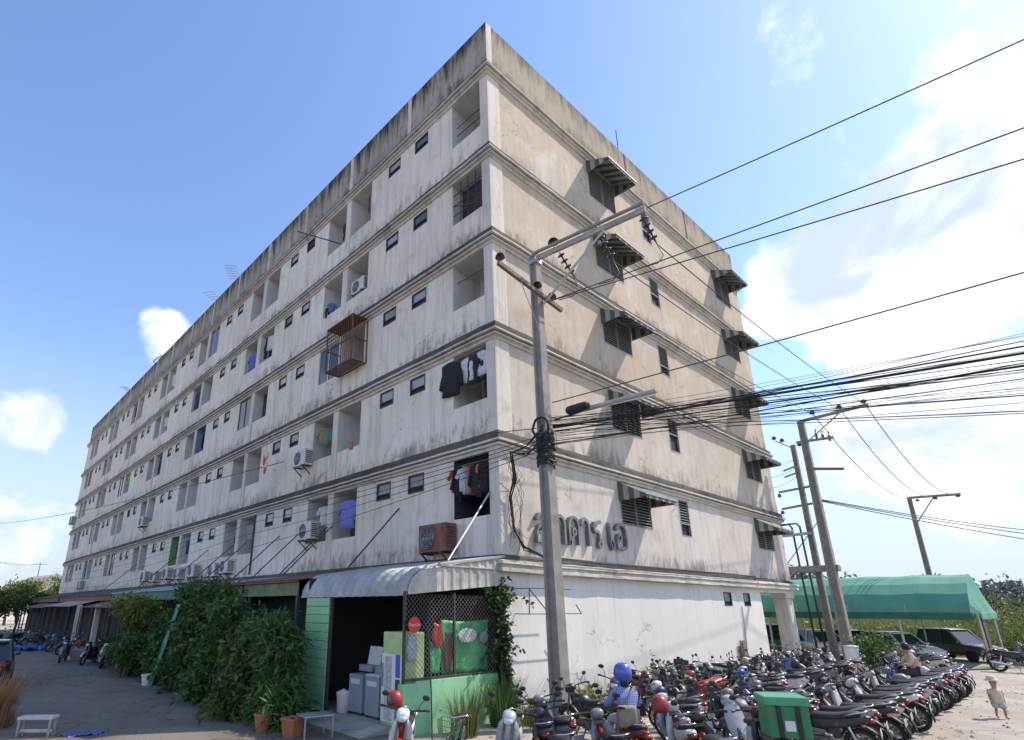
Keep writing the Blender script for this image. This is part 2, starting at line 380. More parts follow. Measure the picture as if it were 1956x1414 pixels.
# small bathroom windows
fr = MB()
w_, h_ = .85, .64
for a in ((0,w_,0,.045),(0,w_,h_-.045,h_),(0,.045,.045,h_-.045),(w_-.045,w_,.045,h_-.045),(.045,w_-.045,.19,.225)): fr.box(-.012,.07,a[0],a[1],a[2],a[3])
frame_me = fr.mesh('window'); pane_me = MB().box(.04,.05,.045,.805,.225,.595).mesh('pane'); gap_me = MB().box(.05,.06,.045,.805,.045,.19).mesh('opening')
vent_me = MB().box(.05,.06,.045,.805,.045,.595).mesh('opening')
rr = random.Random(3)
PANES = [M_pane, mat('dusty_glass', (.20,.215,.22), .25, var=.2, vs=5), mat('curtained_glass', (.27,.235,.20), .3, var=.25, vs=6), mat('dark_grey_glass', (.10,.11,.125), .12, var=.2), M_pane]; PANE_ME = {}  # pane tones, one picked at random for each window
for k in range(5):
    for i, (y0, y1) in enumerate(win_y):
        wdw = obj('window', frame_me, M_framed, bld, (0, y0, ZC[k+1]-1.30))
        if (k, i) in ((4, 2), (2, 13), (1, 9)): obj('opening', vent_me, M_dark, wdw); continue
        obj('opening', gap_me, M_dark, wdw); pm = rr.choice(PANES); pme = pane_me if pm is PANES[0] else PANE_ME.setdefault(pm.name, pane_me.copy()); p = obj('pane', pme, pm, wdw)
        if pm is not PANES[0]: pme.materials.clear(); pme.materials.append(pm)
        p.rotation_euler = (0, 0, rr.uniform(-.006, .006))
# pilasters between loggias and at the corner
for k in range(5):
    zb, zt = ZC[k]+.02, ZC[k+1]-.57
    for j in range(0, 8):
        c = j*PER; a, b_ = (.0, .36) if j == 0 else (c-.21, c+.21)
        if b_ < L: MB().bbox(-.035,-.001,a-(.03 if j == 0 else 0),b_,zb,zt,.008).build('pilaster', M_pil, bld)
    MB().bbox(.0,.62,-.03,-.001,zb,zt,.008).build('pilaster', M_pil, bld)
# plain party-wall strips on the parapet
for j in range(1, 15):
    MB().bbox(-.02,-.001,j*PER/2-.12,j*PER/2+.12,ZC[5]+.03,ZP-.06,.006).build('parapet_strip', M_trim, bld)
for xx in (9.95, 16.2): MB().bbox(xx-.05,xx+.05,-.02,-.001,ZC[5]+.03,ZP-.02,.006).build('parapet_strip', M_ledge, bld)
MB().bbox(.0,.30,-.018,-.001,ZC[5]+.03,ZP-.03,.005).build('parapet_strip', M_trim, bld)
# --- gable side (plane y=0)
aw_x = [(6.38, 8.52), (18.95, 21.1)]; nar_x = (10.86, 11.72)
mb = MB()
for k in range(5):
    zb, zt = ZC[k], ZC[k+1]
    rc = [(a, b_, zb+1.44, zt-.66) for a, b_ in aw_x] + [(nar_x[0], nar_x[1], zb+1.42, zt-.66)]
    holed(mb, rc, 0, W, zb, zt, lambda u, v: (u, 0, v))
mb.build('wall', M_wall_r, bld)
mb = MB(); small = [(13.94,14.72,2.32,2.88), (16.03,16.75,2.32,2.88)]
holed(mb, small, 0, 18.1, -.22, ZC[0], lambda u, v: (u, 0, v)); mb.quad((18.1,0,2.96),(W,0,2.96),(W,0,ZC[0]),(18.1,0,ZC[0]))
mb.quad((18.1,0,0),(18.1,9,0),(18.1,9,3),(18.1,0,3)); mb.quad((18.1,9,0),(W,9,0),(W,9,3),(18.1,9,3)); mb.quad((18.1,.0,2.96),(W,.0,2.96),(W,9,2.96),(18.1,9,2.96))
mb.build('wall', M_wall_g, bld)
mb = MB(); mb.bbox(-.05,18.1,-.07,.2,GZ-.1,-.22,.02); mb.bbox(18.0,W+.3,-.35,9,GZ-.1,.0,.02); mb.build('plinth', M_conc, bld)
col_ = MB(); col_.bbox(21.6,22.55,.06,.66,.0,2.72,.02); col_.bbox(21.52,22.62,-.01,.74,2.72,2.955,.02); col_.build('column', M_pil, bld)
# remaining outside faces and roof
mb = MB(); mb.quad((W,0,2.96),(W,L,2.96),(W,L,ZC[5]),(W,0,ZC[5])); mb.quad((0,L,GZ),(W,L,GZ),(W,L,ZC[5]),(0,L,ZC[5])); mb.quad((W,9,GZ),(W,L,GZ),(W,L,2.96),(W,9,2.96))
mb.build('wall', M_wall_r, bld)
MB().box(.2,W-.2,.2,L-.2,22.2,22.4).build('roof', M_conc, bld)
# parapet
def jit(a=.006): return random.uniform(-a, a)
mb = MB(); mb.quad((0,0,ZC[5]),(0,L,ZC[5]),(0,L,ZP),(0,0,ZP)); mb.quad((0,0,ZP),(0,L,ZP),(.2,L,ZP),(.2,.2,ZP)); mb.quad((.2,.2,22.4),(.2,L,22.4),(.2,L,ZP),(.2,.2,ZP)); mb.build('parapet', M_parapet_l, bld)
mb = MB(); mb.quad((0,0,ZC[5]),(W,0,ZC[5]),(W,0,ZP),(0,0,ZP)); mb.quad((0,0,ZP),(W,0,ZP),(W-.2,.2,ZP),(.2,.2,ZP)); mb.quad((.2,.2,22.4),(W,.2,22.4),(W,.2,ZP),(.2,.2,ZP)); mb.quad((W,0,ZC[5]),(W,L,ZC[5]),(W,L,ZP),(W,0,ZP)); mb.quad((W,0,ZP),(W,L,ZP),(W-.2,L,ZP),(W-.2,.2,ZP)); mb.build('parapet', M_parapet_r, bld)
# cornices swept along alley side, corner, gable side
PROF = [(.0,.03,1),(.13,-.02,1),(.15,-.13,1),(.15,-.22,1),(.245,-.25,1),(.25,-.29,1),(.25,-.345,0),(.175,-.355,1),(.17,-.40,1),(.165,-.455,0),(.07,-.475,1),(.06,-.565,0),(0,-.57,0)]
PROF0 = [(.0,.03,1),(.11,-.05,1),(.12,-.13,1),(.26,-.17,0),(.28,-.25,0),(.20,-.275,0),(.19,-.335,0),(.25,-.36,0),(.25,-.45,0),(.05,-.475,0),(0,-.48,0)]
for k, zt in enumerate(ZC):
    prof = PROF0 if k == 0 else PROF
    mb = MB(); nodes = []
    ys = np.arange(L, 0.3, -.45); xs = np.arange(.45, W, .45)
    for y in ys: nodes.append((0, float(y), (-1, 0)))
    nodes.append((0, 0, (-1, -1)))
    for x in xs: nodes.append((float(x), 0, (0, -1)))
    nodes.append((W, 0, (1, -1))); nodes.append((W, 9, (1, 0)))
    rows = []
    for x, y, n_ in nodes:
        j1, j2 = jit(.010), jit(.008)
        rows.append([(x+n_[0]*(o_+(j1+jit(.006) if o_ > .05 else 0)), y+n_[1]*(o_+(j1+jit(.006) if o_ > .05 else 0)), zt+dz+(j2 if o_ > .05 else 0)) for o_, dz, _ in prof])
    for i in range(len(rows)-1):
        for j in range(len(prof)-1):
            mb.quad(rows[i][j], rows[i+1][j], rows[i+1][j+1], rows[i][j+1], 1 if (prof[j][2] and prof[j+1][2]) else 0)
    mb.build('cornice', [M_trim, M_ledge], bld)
# louvred windows on the gable side
slat_w = MB().box(.03,2.1,-.035,.035,-.008,.008, M=Matrix.Rotation(R(35), 4, 'X')).mesh('louvre_slat')
slat_n = MB().box(.03,.83,-.035,.035,-.008,.008, M=Matrix.Rotation(R(35), 4, 'X')).mesh('louvre_slat')
def frame_y(mb, w, h, mull=True):
    for a in ((0,w,0,.04),(0,w,h-.04,h),(0,.04,.04,h-.04),(w-.04,w,.04,h-.04)): mb.box(a[0],a[1],-.012,.08,a[2],a[3])
    if mull: mb.box(w/2-.02,w/2+.02,-.005,.08,.04,h-.04)
AW = {}
def awning_parts(w, d=1.02, drop=.55):
    """striped corrugated canopy with side cheeks and a front valance; origin at the left wall fixing"""
    can = MB(); n = 40; xs = [w*i/n for i in range(n+1)]
    for i in range(n):
        z0, z1 = (.014 if i % 2 else -.014), (.014 if (i+1) % 2 else -.014)
        m_ = (i//4) % 2
        for th in (0, -.006): can.quad((xs[i],-.01,z0+th),(xs[i+1],-.01,z1+th),(xs[i+1],-d,-drop+z1+th),(xs[i],-d,-drop+z0+th), m_)
    val = MB()
    for i in range(n):
        y0, y1 = (-d-.004 if i % 2 else -d-.02), (-d-.004 if (i+1) % 2 else -d-.02)
        zb = -drop-.14-(.02 if (i % 4) in (1, 2) else 0)
        val.quad((xs[i],y0,-drop+.01),(xs[i+1],y1,-drop+.01),(xs[i+1],y1,zb),(xs[i],y0,zb), (i//4) % 2)
    ck = []
    for x in (0., w):
        c = MB(); m_ = 10
        for i in range(m_):
            ya, yb = -d*i/m_, -d*(i+1)/m_; xo = .008*(i % 2)
            c.quad((x+xo,ya,drop*ya/d-.01),(x+.008-xo,yb,drop*yb/d-.01),(x+.008-xo,yb,-.68-.0*yb),(x+xo,ya,-.68), (i//2) % 2)
        ck.append(c)
    fr = MB(); fr.bar((.01,-d,-drop-.03),(w-.01,-d,-drop-.03),.03); fr.bar((.02,-.02,-.06),(w-.02,-.02,-.06),.035)
    for x in (.03, w/2, w-.03): fr.bar((x,-.01,-.05),(x,-d,-drop-.03),.03)
    for x in (.03, w-.03): fr.bar((x,-.02,-.66),(x,-d,-drop-.04),.025)
    edge = MB().bbox(-.01,w+.01,-d-.045,-d-.022,-drop-.05,-drop+.035,.006)
    return dict(canopy=can.mesh('canopy'), valance=val.mesh('valance'), cheekl=ck[0].mesh('side_cheek'), cheekr=ck[1].mesh('side_cheek'), frame=fr.mesh('awning_frame'), edge=edge.mesh('front_edge'))
AWP = awning_parts(2.3)
for k in range(5):
    zb, zt = ZC[k], ZC[k+1]; h = zt-.66-(zb+1.44)
    for ci, (a, b_) in enumerate(aw_x):
        wmb = MB(); frame_y(wmb, b_-a, h); wo = obj('louvred_window', wmb.mesh('louvred_window'), M_louver, bld, (a, 0, zb+1.44))
        obj('backing', MB().box(0,b_-a,.10,.11,0,h).mesh('backing'), M_dark, wo)
        ns = 13
        for i in range(ns): obj('louvre_slat', slat_w, M_louver, wo, (0, .03, .09+i*(h-.16)/(ns-1)))
        ao = empty('awning', (a-.08, 0, zt-.60)); ao.parent = bld
        ao.scale = (1, 1+random.uniform(-.03,.05), 1+random.uniform(-.05,.05)); ao.rotation_euler = (random.uniform(-.02,.03), 0, random.uniform(-.012,.012))
        for nm, key, mm in (('canopy','canopy',[M_green,M_cream]),('valance','valance',[M_green,M_cream]),('side_cheek','cheekl',[M_green,M_cream]),('side_cheek','cheekr',[M_green,M_cream]),('awning_frame','frame',M_steel),('front_edge','edge',M_cream)):
            obj(nm, AWP[key], mm, ao)
    nw = nar_x[1]-nar_x[0]; h = zt-.66-(zb+1.42)
    wmb = MB(); frame_y(wmb, nw, h, False); split = [.28,.52,.30,.42,.36][k]*h if k else .34*h
    wmb.box(.04,nw-.04,-.004,.06,split-.02,split+.02)
    wo = obj('louvred_window', wmb.mesh('louvred_window'), M_louver, bld, (nar_x[0], 0, zb+1.42))
    obj('backing', MB().box(0,nw,.10,.11,0,h).mesh('backing'), M_dark, wo)
    ns = max(4, int((h-split)/.10))
    for i in range(ns): obj('louvre_slat', slat_n, M_louver, wo, (0, .03, split+.07+i*(h-split-.12)/(ns-1)))
for a, b_, c, d in small:
    wmb = MB(); frame_y(wmb, b_-a, d-c, False); wo = obj('window', wmb.mesh('window'), M_framed, bld, (a, 0, c))
    obj('opening', MB().box(.04,b_-a-.04,.07,.08,.04,.18).mesh('opening'), M_dark, wo); obj('pane', MB().box(.04,b_-a-.04,.055,.065,.19,d-c-.04).mesh('pane'), M_pane, wo)
# Thai channel letters on the gable side
M_chrome = mat('dull_chrome_letter', (.20,.205,.215), .45, metal=.5, var=.25, dirt=.3); M_letside = mat('letter_side', (.20,.21,.22), .5, metal=.5)
def circ(cx, cy, r, a0=0, a1=360, n=10): return [(cx+r*math.cos(R(a0+(a1-a0)*i/n)), cy+r*math.sin(R(a0+(a1-a0)*i/n))) for i in range(n+1)]
LET = {
 'o': [circ(.34,.44,.13,0,360), [(.20,.44),(.13,.30),(.12,.04),(.80,.04),(.90,.16),(.91,.72),(.78,.92),(.52,.99),(.26,.93),(.10,.76)]],
 'a': [[(.08,.74),(.22,.92),(.48,.99),(.72,.92),(.84,.74),(.84,.0)]],
 'k': [circ(.52,.46,.13,0,360), [(.46,.34),(.30,.18),(.12,.0)], [(.12,.0),(.12,.72),(.25,.92),(.52,.99),(.78,.92),(.90,.72),(.90,.0)]],
 'r': [circ(.70,.12,.13,0,360), [(.70,.26),(.70,.46),(.58,.58),(.26,.60),(.16,.74),(.26,.90),(.50,.90),(.88,.99)]],
 'e': [circ(.62,.12,.17,0,360), [(.42,.14),(.40,.98)]],
}
def letter(key, x0, x1, z0, h):
    w = x1-x0; sw = .105; face = MB()
    for st in LET[key]:
        pts = [Vector((p[0]*w, 0, p[1]*h)) for p in st]; n = len(pts); off = []
        for i in range(n):
            t = (pts[min(i+1, n-1)]-pts[max(i-1, 0)])
            if (pts[0]-pts[-1]).length < 1e-4 and i in (0, n-1): t = pts[1]-pts[n-2]
            t.normalize(); nn = Vector((-t.z, 0, t.x)); off.append(nn*sw/2*(.7 if len(st) == 11 else 1))
        rings = [[pts[i]+off[i]+Vector((0,-.15,0)), pts[i]-off[i]+Vector((0,-.15,0)), pts[i]-off[i]+Vector((0,-.03,0)), pts[i]+off[i]+Vector((0,-.03,0))] for i in range(n)]
        face.ring(rings)
    obj('letter', face.mesh('letter'), M_chrome, bld, (x0, 0, z0))
for key, x0, x1, z0 in (('o',1.36,2.12,4.05),('a',2.30,2.88,4.07),('k',2.95,3.58,4.09),('a',3.64,4.18,4.10),('r',4.28,4.88,4.10),('e',5.16,5.62,4.13),('o',5.66,6.42,4.13)): letter(key, x0, x1, z0, .86)

# ============================================================ ground and surfaces
def ground_mat(name, a, b, stain, grit, crackw, rough=.92, cs=.35):
    """worn slab: two-tone patches, stains, hairline cracks and grit"""
    m, nt, bs = newmat(name); t = NT(nt); P = t.pos()
    c = t.mix(t.ramp(t.noise(P, .35, 7, .62, .6), .38, .62), a, b)
    c = t.mix(t.ramp(t.noise(t.scale(P, (1,1,1)), 1.7, 8, .7, .5), .56, .74, 0, .75), c, stain)
    c = t.mix(t.ramp(t.noise(P, 5.5, 6, .7), .60, .74, 0, .5), c, tuple(min(1, x*1.35) for x in a))
    c = t.mix(t.ramp(t.noise(P, 38, 3, .6), .55, .72, 0, .45), c, grit)
    v = t.node('ShaderNodeTexVoronoi', feature='DISTANCE_TO_EDGE'); wv = t.node('ShaderNodeVectorMath', operation='ADD'); t.put(P, wv.inputs[0])
    nz = t.node('ShaderNodeTexNoise'); t.put(P, nz.inputs['Vector']); nz.inputs['Scale'].default_value = 1.2; nz.inputs['Detail'].default_value = 5; t.put(t.scale(nz.outputs['Color'], (.9,.9,0)), wv.inputs[1])
    t.put(wv.outputs[0], v.inputs['Vector']); v.inputs['Scale'].default_value = cs
    ck = t.ramp(v.outputs['Distance'], crackw*.3, crackw, 1, 0); ck = t.math('MULTIPLY', ck, t.ramp(t.noise(P, .3, 3, .5), .50, .60)); c = t.mix(t.math('MULTIPLY', ck, .6), c, tuple(x*.45 for x in stain)); c = t.mix(t.ramp(t.noise(P, .75, 5, .55, .8), .62, .70, 0, .55), c, tuple(x*.6 for x in b))
    nt.links.new(c, bs.inputs['Base Color']); bs.inputs['Roughness'].default_value = rough; bs.inputs['Specular IOR Level'].default_value = .3
    h = t.math('ADD', t.math('MULTIPLY', t.noise(P, 30, 5, .65), .5), t.math('SUBTRACT', t.math('MULTIPLY', t.noise(P, 2.2, 6, .6), 1.4), ck)); t.bump(h, .5, .03, bs); return m
M_lot = ground_mat('lot_concrete', (.42,.38,.33), (.335,.295,.245), (.20,.17,.14), (.16,.135,.11), .012)
M_asph = ground_mat('alley_asphalt', (.21,.18,.145), (.155,.134,.108), (.09,.078,.064), (.26,.225,.18), .014, .82, .5)
M_soil = mat('bare_soil', (.20,.15,.105), .97, var=.3, vs=2, bump=.6, bs=8)
M_grass = mat('field_grass', (.13,.17,.045), .95, var=.35, vs=.15, bump=.5, bs=2)
structure(MB().box(-900,900,-900,900,GZ-1,GZ).build('ground', M_lot))
def sheet(name, poly, z, m): 
    me = bpy.data.meshes.new(name); me.from_pydata([(x,y,z) for x, y in poly], [], [tuple(range(len(poly)))]); me.update()
    return structure(obj(name, me, m))
sheet('alley', [(-40,-40),(-2.2,-40),(-2.0,-3.2),(-3.4,-1.4),(-3.36,75),(-12,75),(-40,30)], GZ+.004, M_asph)
sheet('soil_strip', [(-.3,-.9),(5,-1.05),(12,-.8),(18.1,-.9),(18.1,.0),(-.3,.0)], GZ+.005, M_soil)
sheet('field', [(34,-60),(700,-260),(700,500),(60,500),(34,40)], GZ+.006, M_grass)

# ============================================================ corner shack with rolled-eave roof
M_gplank = mat('green_plank_paint', (.29,.58,.31), .6, var=.08, dirt=.15)
M_gwall = mat('green_wall_paint', (.27,.56,.30), .75, var=.10, vs=1.3, bump=.1, dirt=.22, dirtcol=(.20,.26,.17))
M_zinc = mat('old_zinc_sheet', (.36,.365,.37), .55, metal=.3, var=.18, vs=2, dirt=.22, dirtcol=(.25,.20,.15))
M_zincv = mat('stained_zinc_valance', (.50,.47,.42), .6, metal=.2, var=.18, vs=3, dirt=.3, dirtcol=(.26,.19,.13))
shack = empty('corner_shack', (-1.7, 2.4, GZ), 0, 'small green lean-to shop with rolled metal roof against the building corner', 'shack')
def sp(name, mb, m, parent=shack, smooth=False):
    o = mb.build(name, m, parent, smooth)
    if parent is shack: o.matrix_parent_inverse = Matrix.Translation((1.7, -2.4, -GZ))
    return o
# roof: slopes from the wall to a rolled eave, ribs run down the slope
rp = [(-.02,3.50),(-1.2,3.34),(-2.35,3.14)] + [(-2.75-.57*math.sin(R(a))-.0, 2.54+.54*math.cos(R(a))) for a in (8,25,42,60,78,90)] + [(-3.33,2.46)]
mb = MB(); ny = 66; ys = [-.06+4.98*i/ny for i in range(ny+1)]
def ribh(i): return (0, .0, .07, .07, .0)[i % 5]
for i in range(ny):
    for j in range(len(rp)-1):
        def q(ii, jj):
            n = Vector((rp[min(jj+1,len(rp)-1)][1]-rp[max(jj-1,0)][1], 0, -(rp[min(jj+1,len(rp)-1)][0]-rp[max(jj-1,0)][0]))).normalized()
            if n.z < 0 and jj < 3: n = -n
            if jj >= 3 and n.x > 0: n = -n
            return (rp[jj][0]+n.x*ribh(ii), ys[ii], rp[jj][1]+n.z*ribh(ii))
        mb.quad(q(i,j), q(i+1,j), q(i+1,j+1), q(i,j+1))
sp('roof_sheet', mb, M_zinc)
mb = MB(); n = 54
def rz(x):
    for a, b in zip(rp, rp[1:]):
        if b[0] <= x <= a[0]: return a[1]+(b[1]-a[1])*(x-a[0])/(b[0]-a[0]) if abs(b[0]-a[0]) > 1e-6 else b[1]
    return rp[-1][1]
for i in range(n):
    xa, xb = -3.31+3.26*i/n, -3.31+3.26*(i+1)/n
    ya, yb = [-.075-(.03 if (k % 5) in (3,4) else 0) for k in (i, i+1)]
    ba, bb = 2.49+.09*(xa+3.31), 2.49+.09*(xb+3.31)
    mb.quad((xa,ya,rz(xa)-.005),(xb,yb,rz(xb)-.005),(xb,yb,bb),(xa,ya,ba))
sp('valance', mb, M_zincv)
sp('roof_trim', MB().bbox(-2.4,-.02,-.13,-.055,3.16,3.20,.01,M=None).bar((-2.4,-.09,3.19),(-.02,-.09,3.54),.09,.06), M_zinc)
sp('low_wall', MB().bbox(-3.02,-.34,-.06,.09,GZ,.64,.012), M_gwall)
sp('corner_pier', MB().bbox(-3.40,-3.02,-.10,.12,GZ,.60,.02), M_gwall)
sp('rail', MB().bbox(-3.38,-.30,-.045,.02,.645,.70,.006), M_framed)
for x in (-3.34, -1.80, -.34): sp('post', MB().bbox(x-.03,x+.03,-.03,.03,.60,2.56,.006), M_framed)
sp('post', MB().bbox(-3.34,-3.26,3.20,3.28,GZ,2.5,.006), M_framed)
mb = MB(); stp = .115
x0, x1, z0, z1 = -3.30, -.36, .71, 2.50
k = x0-(z1-z0)
while k < x1:
    for sgn in (1, -1):
        pts = []
        for x_ in (x0, x1):
            pass
        a_, b_ = max(x0, k), min(x1, k+(z1-z0))
        if b_ > a_:
            za, zb_ = z0+(a_-k), z0+(b_-k)
            if sgn < 0: za, zb_ = z1-(a_-k), z1-(b_-k)
            mb.bar((a_, -.012*sgn, za), (b_, -.012*sgn, zb_), .006)
    k += stp
sp('wire_mesh', mb, mat('dull_mesh_wire', (.20,.19,.175), .7))
for i in range(13):
    z = GZ+.02+i*.222
    sp('plank', MB().bbox(-3.36+.004*(i % 2),-3.30,3.28,4.52,z,z+.212,.012), M_gplank)
sp('side_wall', MB().box(-3.3,-.02,4.50,4.56,GZ,3.0).box(-.10,-.02,.12,4.5,GZ,3.3), M_dark)  # inner walls near-black: the shop's indoor shade is put into their colour
sp('floor', MB().bbox(-3.36,-.02,.1,4.5,GZ-.1,GZ+.13,.01), M_conc)
sp('stay_rod', MB().tube([(-.01,.35,5.41),(-2.05,-.06,3.32)], .028, 6), M_steel)
sp('stay_rod', MB().tube([(-.01,4.66,5.45),(-2.05,4.50,3.36)], .026, 6), M_framed)
# ramp
sp('ramp', MB().add([(-4.1,.5,GZ),(-4.1,3.1,GZ),(-3.36,3.1,GZ+.13),(-3.36,.5,GZ+.13),(-3.36,3.1,GZ),(-3.36,.5,GZ)],[(0,1,2,3),(0,3,5),(1,4,2)]), M_conc)

# things in and on the shack
M_white = mat('white_enamel', (.70,.71,.70), .35, var=.06, dirt=.12)
M_grey = mat('grey_enamel', (.30,.33,.36), .4, var=.08, dirt=.15)
M_red = mat('red_paint', (.55,.03,.03), .4, var=.1)
M_lime = mat('lime_enamel', (.45,.58,.25), .45, var=.1, dirt=.1)
M_tarp = mat('green_tarp', (.07,.46,.17), .5, var=.15)
M_brown = mat('brown_cloth', (.12,.06,.04), .9, var=.3)
M_blue = mat('blue_plastic', (.06,.12,.42), .5, var=.15)
def washer(y0, label):
    t = empty('washing_machine', (-2.75, y0+.3, GZ+.13), 0, label, 'washing machine', 'washing machines in the shack')
    MB().bbox(-.3,.3,-.29,.29,.05,.92,.03).build('casing', M_grey, t); MB().bbox(-.29,.29,-.28,.28,.92,.965,.015).build('lid', M_white, t)
    MB().bbox(-.02,.3,-.28,.28,.965,1.12,.02).build('control_panel', M_grey, t); MB().bbox(-.305,-.299,-.2,.2,.70,.82,.002).build('badge', M_white, t)
    for sx in (-.24,.24):
        for sy in (-.23,.23): MB().lathe([(.03,0),(.03,.05)],(sx,sy,0),8).build('foot', M_black, t)
    return t
washer(1.30, 'grey top-loading washing machine nearest the lime cabinet in the shack'); w2 = washer(2.02, 'grey top-loading washing machine beside the white bucket, lid raised')
for c in w2.children:
    if c.name.startswith('lid'): c.rotation_euler = (0, R(-80), 0); c.location = (1.22, 0, 1.10)
t = empty('lidded_bucket', (-3.12, 2.72, GZ+.13), 0, 'white lidded plastic bucket in front of the washing machine', 'bucket')
MB().lathe([(.13,0),(.15,.02),(.17,.40),(.18,.42),(.18,.44),(.165,.44)],n=18).build('pail', M_white, t, True); MB().lathe([(.185,.44),(.185,.475),(.12,.50),(.05,.53),(.02,.55)],n=18).build('lid', M_white, t, True)
t = empty('vending_cabinet', (-2.95, .52, GZ+.13), 0, 'tall lime and white drinks cabinet by the corner post, covered in stickers', 'cabinet')
MB().bbox(-.28,.30,-.42,.42,.0,1.98,.035).build('casing', M_lime, t); MB().bbox(-.315,-.28,-.40,.40,.08,1.50,.012).build('door', M_white, t)
for yy, z0, z1, w, m_ in ((-.22,1.02,1.50,.17,M_blue),(-.22,.55,.98,.17,mat('sticker_black',(.05,.05,.06),.5,var=.4,vs=12)),(.14,.70,1.45,.26,mat('sticker_grey',(.42,.44,.46),.5,var=.3,vs=14)),(-.22,.12,.52,.16,mat('sticker_teal',(.08,.20,.18),.5,var=.5,vs=14)),(.12,.12,.6,.3,mat('sticker_pale',(.5,.5,.48),.5,var=.25,vs=9))):
    MB().box(-.321,-.3155,yy-w/2,yy+w/2,z0,z1).build('sticker', m_, t)
MB().bar((-.34,.33,.8),(-.34,.33,1.3),.03).build('handle', M_steel, t)
# round red sign with white lettering
t = empty('round_sign', (-3.16, -.14, 1.83), 0, 'small round red sign on the shack corner post', 'sign')
MB().lathe([(.02,-.012),(.175,-.012),(.175,.012),(.02,.012)], n=28, axis='Y').build('disc', M_red, t)
def text_mesh(s, size, name):
    cu = bpy.data.curves.new('txt', 'FONT'); cu.body = s; cu.size = size; cu.align_x = 'CENTER'; cu.align_y = 'CENTER'; cu.extrude = .002
    to = bpy.data.objects.new('txt', cu); COL.objects.link(to)
    me = bpy.data.meshes.new_from_object(to.evaluated_get(bpy.context.evaluated_depsgraph_get())); me.name = name
    bpy.data.objects.remove(to); return me
lt = obj('lettering', text_mesh('Coca-Cola', .075, 'lettering'), M_white, t, (0,-.016,0)); lt.rotation_euler = (R(90),0,0); lt.data.materials.clear(); lt.data.materials.append(M_white)
tag(MB().tube([(-3.02,-.62,GZ),(-3.04,-.60,.5),(-3.10,-.55,1.75)], .016, 6).build('leaning_rod', M_framed), 'thin dark rod leaning up in front of the low green wall', 'rod')
# cloth behind the mesh
def cloth(name, x0, x1, z0, z1, y, m, label, cat, fold=.05, n=28, k=12, sag=.06, parent=None):
    V = []; F = []
    for i in range(n+1):
        for j in range(k+1):
            u, v = i/n, j/k
            x = x0+(x1-x0)*u+.02*math.sin(9*v+3*u); z = z1+(z0-z1)*v - sag*math.sin(math.pi*u)*(1-v)
            V.append((x, y+fold*math.sin(u*11+v*4)*(.3+v)+fold*.5*math.sin(u*23-v*7), z))
    F = [(i*(k+1)+j, (i+1)*(k+1)+j, (i+1)*(k+1)+j+1, i*(k+1)+j+1) for i in range(n) for j in range(k)]
    me = bpy.data.meshes.new(name); me.from_pydata(V, [], F); me.polygons.foreach_set('use_smooth', [True]*len(F)); me.update()
    o = obj(name, me, m, parent)
    sol = o.modifiers.new('thickness', 'SOLIDIFY'); sol.thickness = .006
    if label: tag(o, label, cat)
    return o
tb = cloth('tarpaulin_banner', -2.10, -.45, .70, 1.93, .16, M_tarp, 'shiny green tarpaulin banner hung behind the wire mesh of the shack', 'banner', .045)
e_ = MB(); e_.ell((-1.30,.045,1.55), .33, .012, .17, 18, 6); e_.build('emblem', M_white, tb, True)
e_ = MB(); e_.ell((-.72,.045,1.50), .16, .012, .15, 18, 6); e_.build('emblem', M_grey, tb, True)
cloth('hanging_cloth', -2.06, -1.80, .72, 1.66, .06, M_brown, 'dark brown cloth hanging beside the green banner', 'cloth', .03, 10, 10)
cloth('red_cloth', -2.42, -2.14, 1.30, 1.88, .05, M_red, 'red cloth tied to the wire mesh left of the green banner', 'cloth', .04, 8, 8)
cloth('green_curtain', -2.48, -2.14, .75, 1.45, .10, M_tarp, 'narrow green curtain hanging below the red cloth', 'cloth', .03, 8, 8)
cloth('paper_notice', -3.2, -2.92, 1.05, 1.60, .06, mat('faded_paper',(.50,.55,.62),.8,var=.25,vs=15), 'faded pale notice sheet behind the mesh beside the corner post', 'notice', .004, 6, 6, 0)
# plant pot and stand in front of the shack
M_terra = mat('terracotta', (.42,.15,.08), .85, var=.2, dirt=.2)
t = empty('plant_pot', (-5.08, 1.62, GZ), R(20), 'square red clay pot at the foot of the leafy shrubs', 'pot'); MB().ring([[(sx*a,sy*a,z) for sx, sy in ((1,1),(-1,1),(-1,-1),(1,-1))] for a, z in ((.13,0),(.17,.33),(.19,.33),(.19,.38),(.16,.38),(.15,.33))]).build('pot_body', M_terra, t); MB().box(-.15,.15,-.15,.15,.30,.33).build('soil', M_soil, t)
t = empty('metal_stand', (-4.72, 1.30, GZ), R(-8), 'low metal stand with a flat grey top beside the clay pot', 'stand'); MB().bbox(-.34,.34,-.26,.26,.42,.45,.01).build('top', M_steel, t)
for sx in (-.31,.31):
    for sy in (-.23,.23): MB().bar((sx,sy,0),(sx,sy,.42),.03).build('leg', M_steel, t)

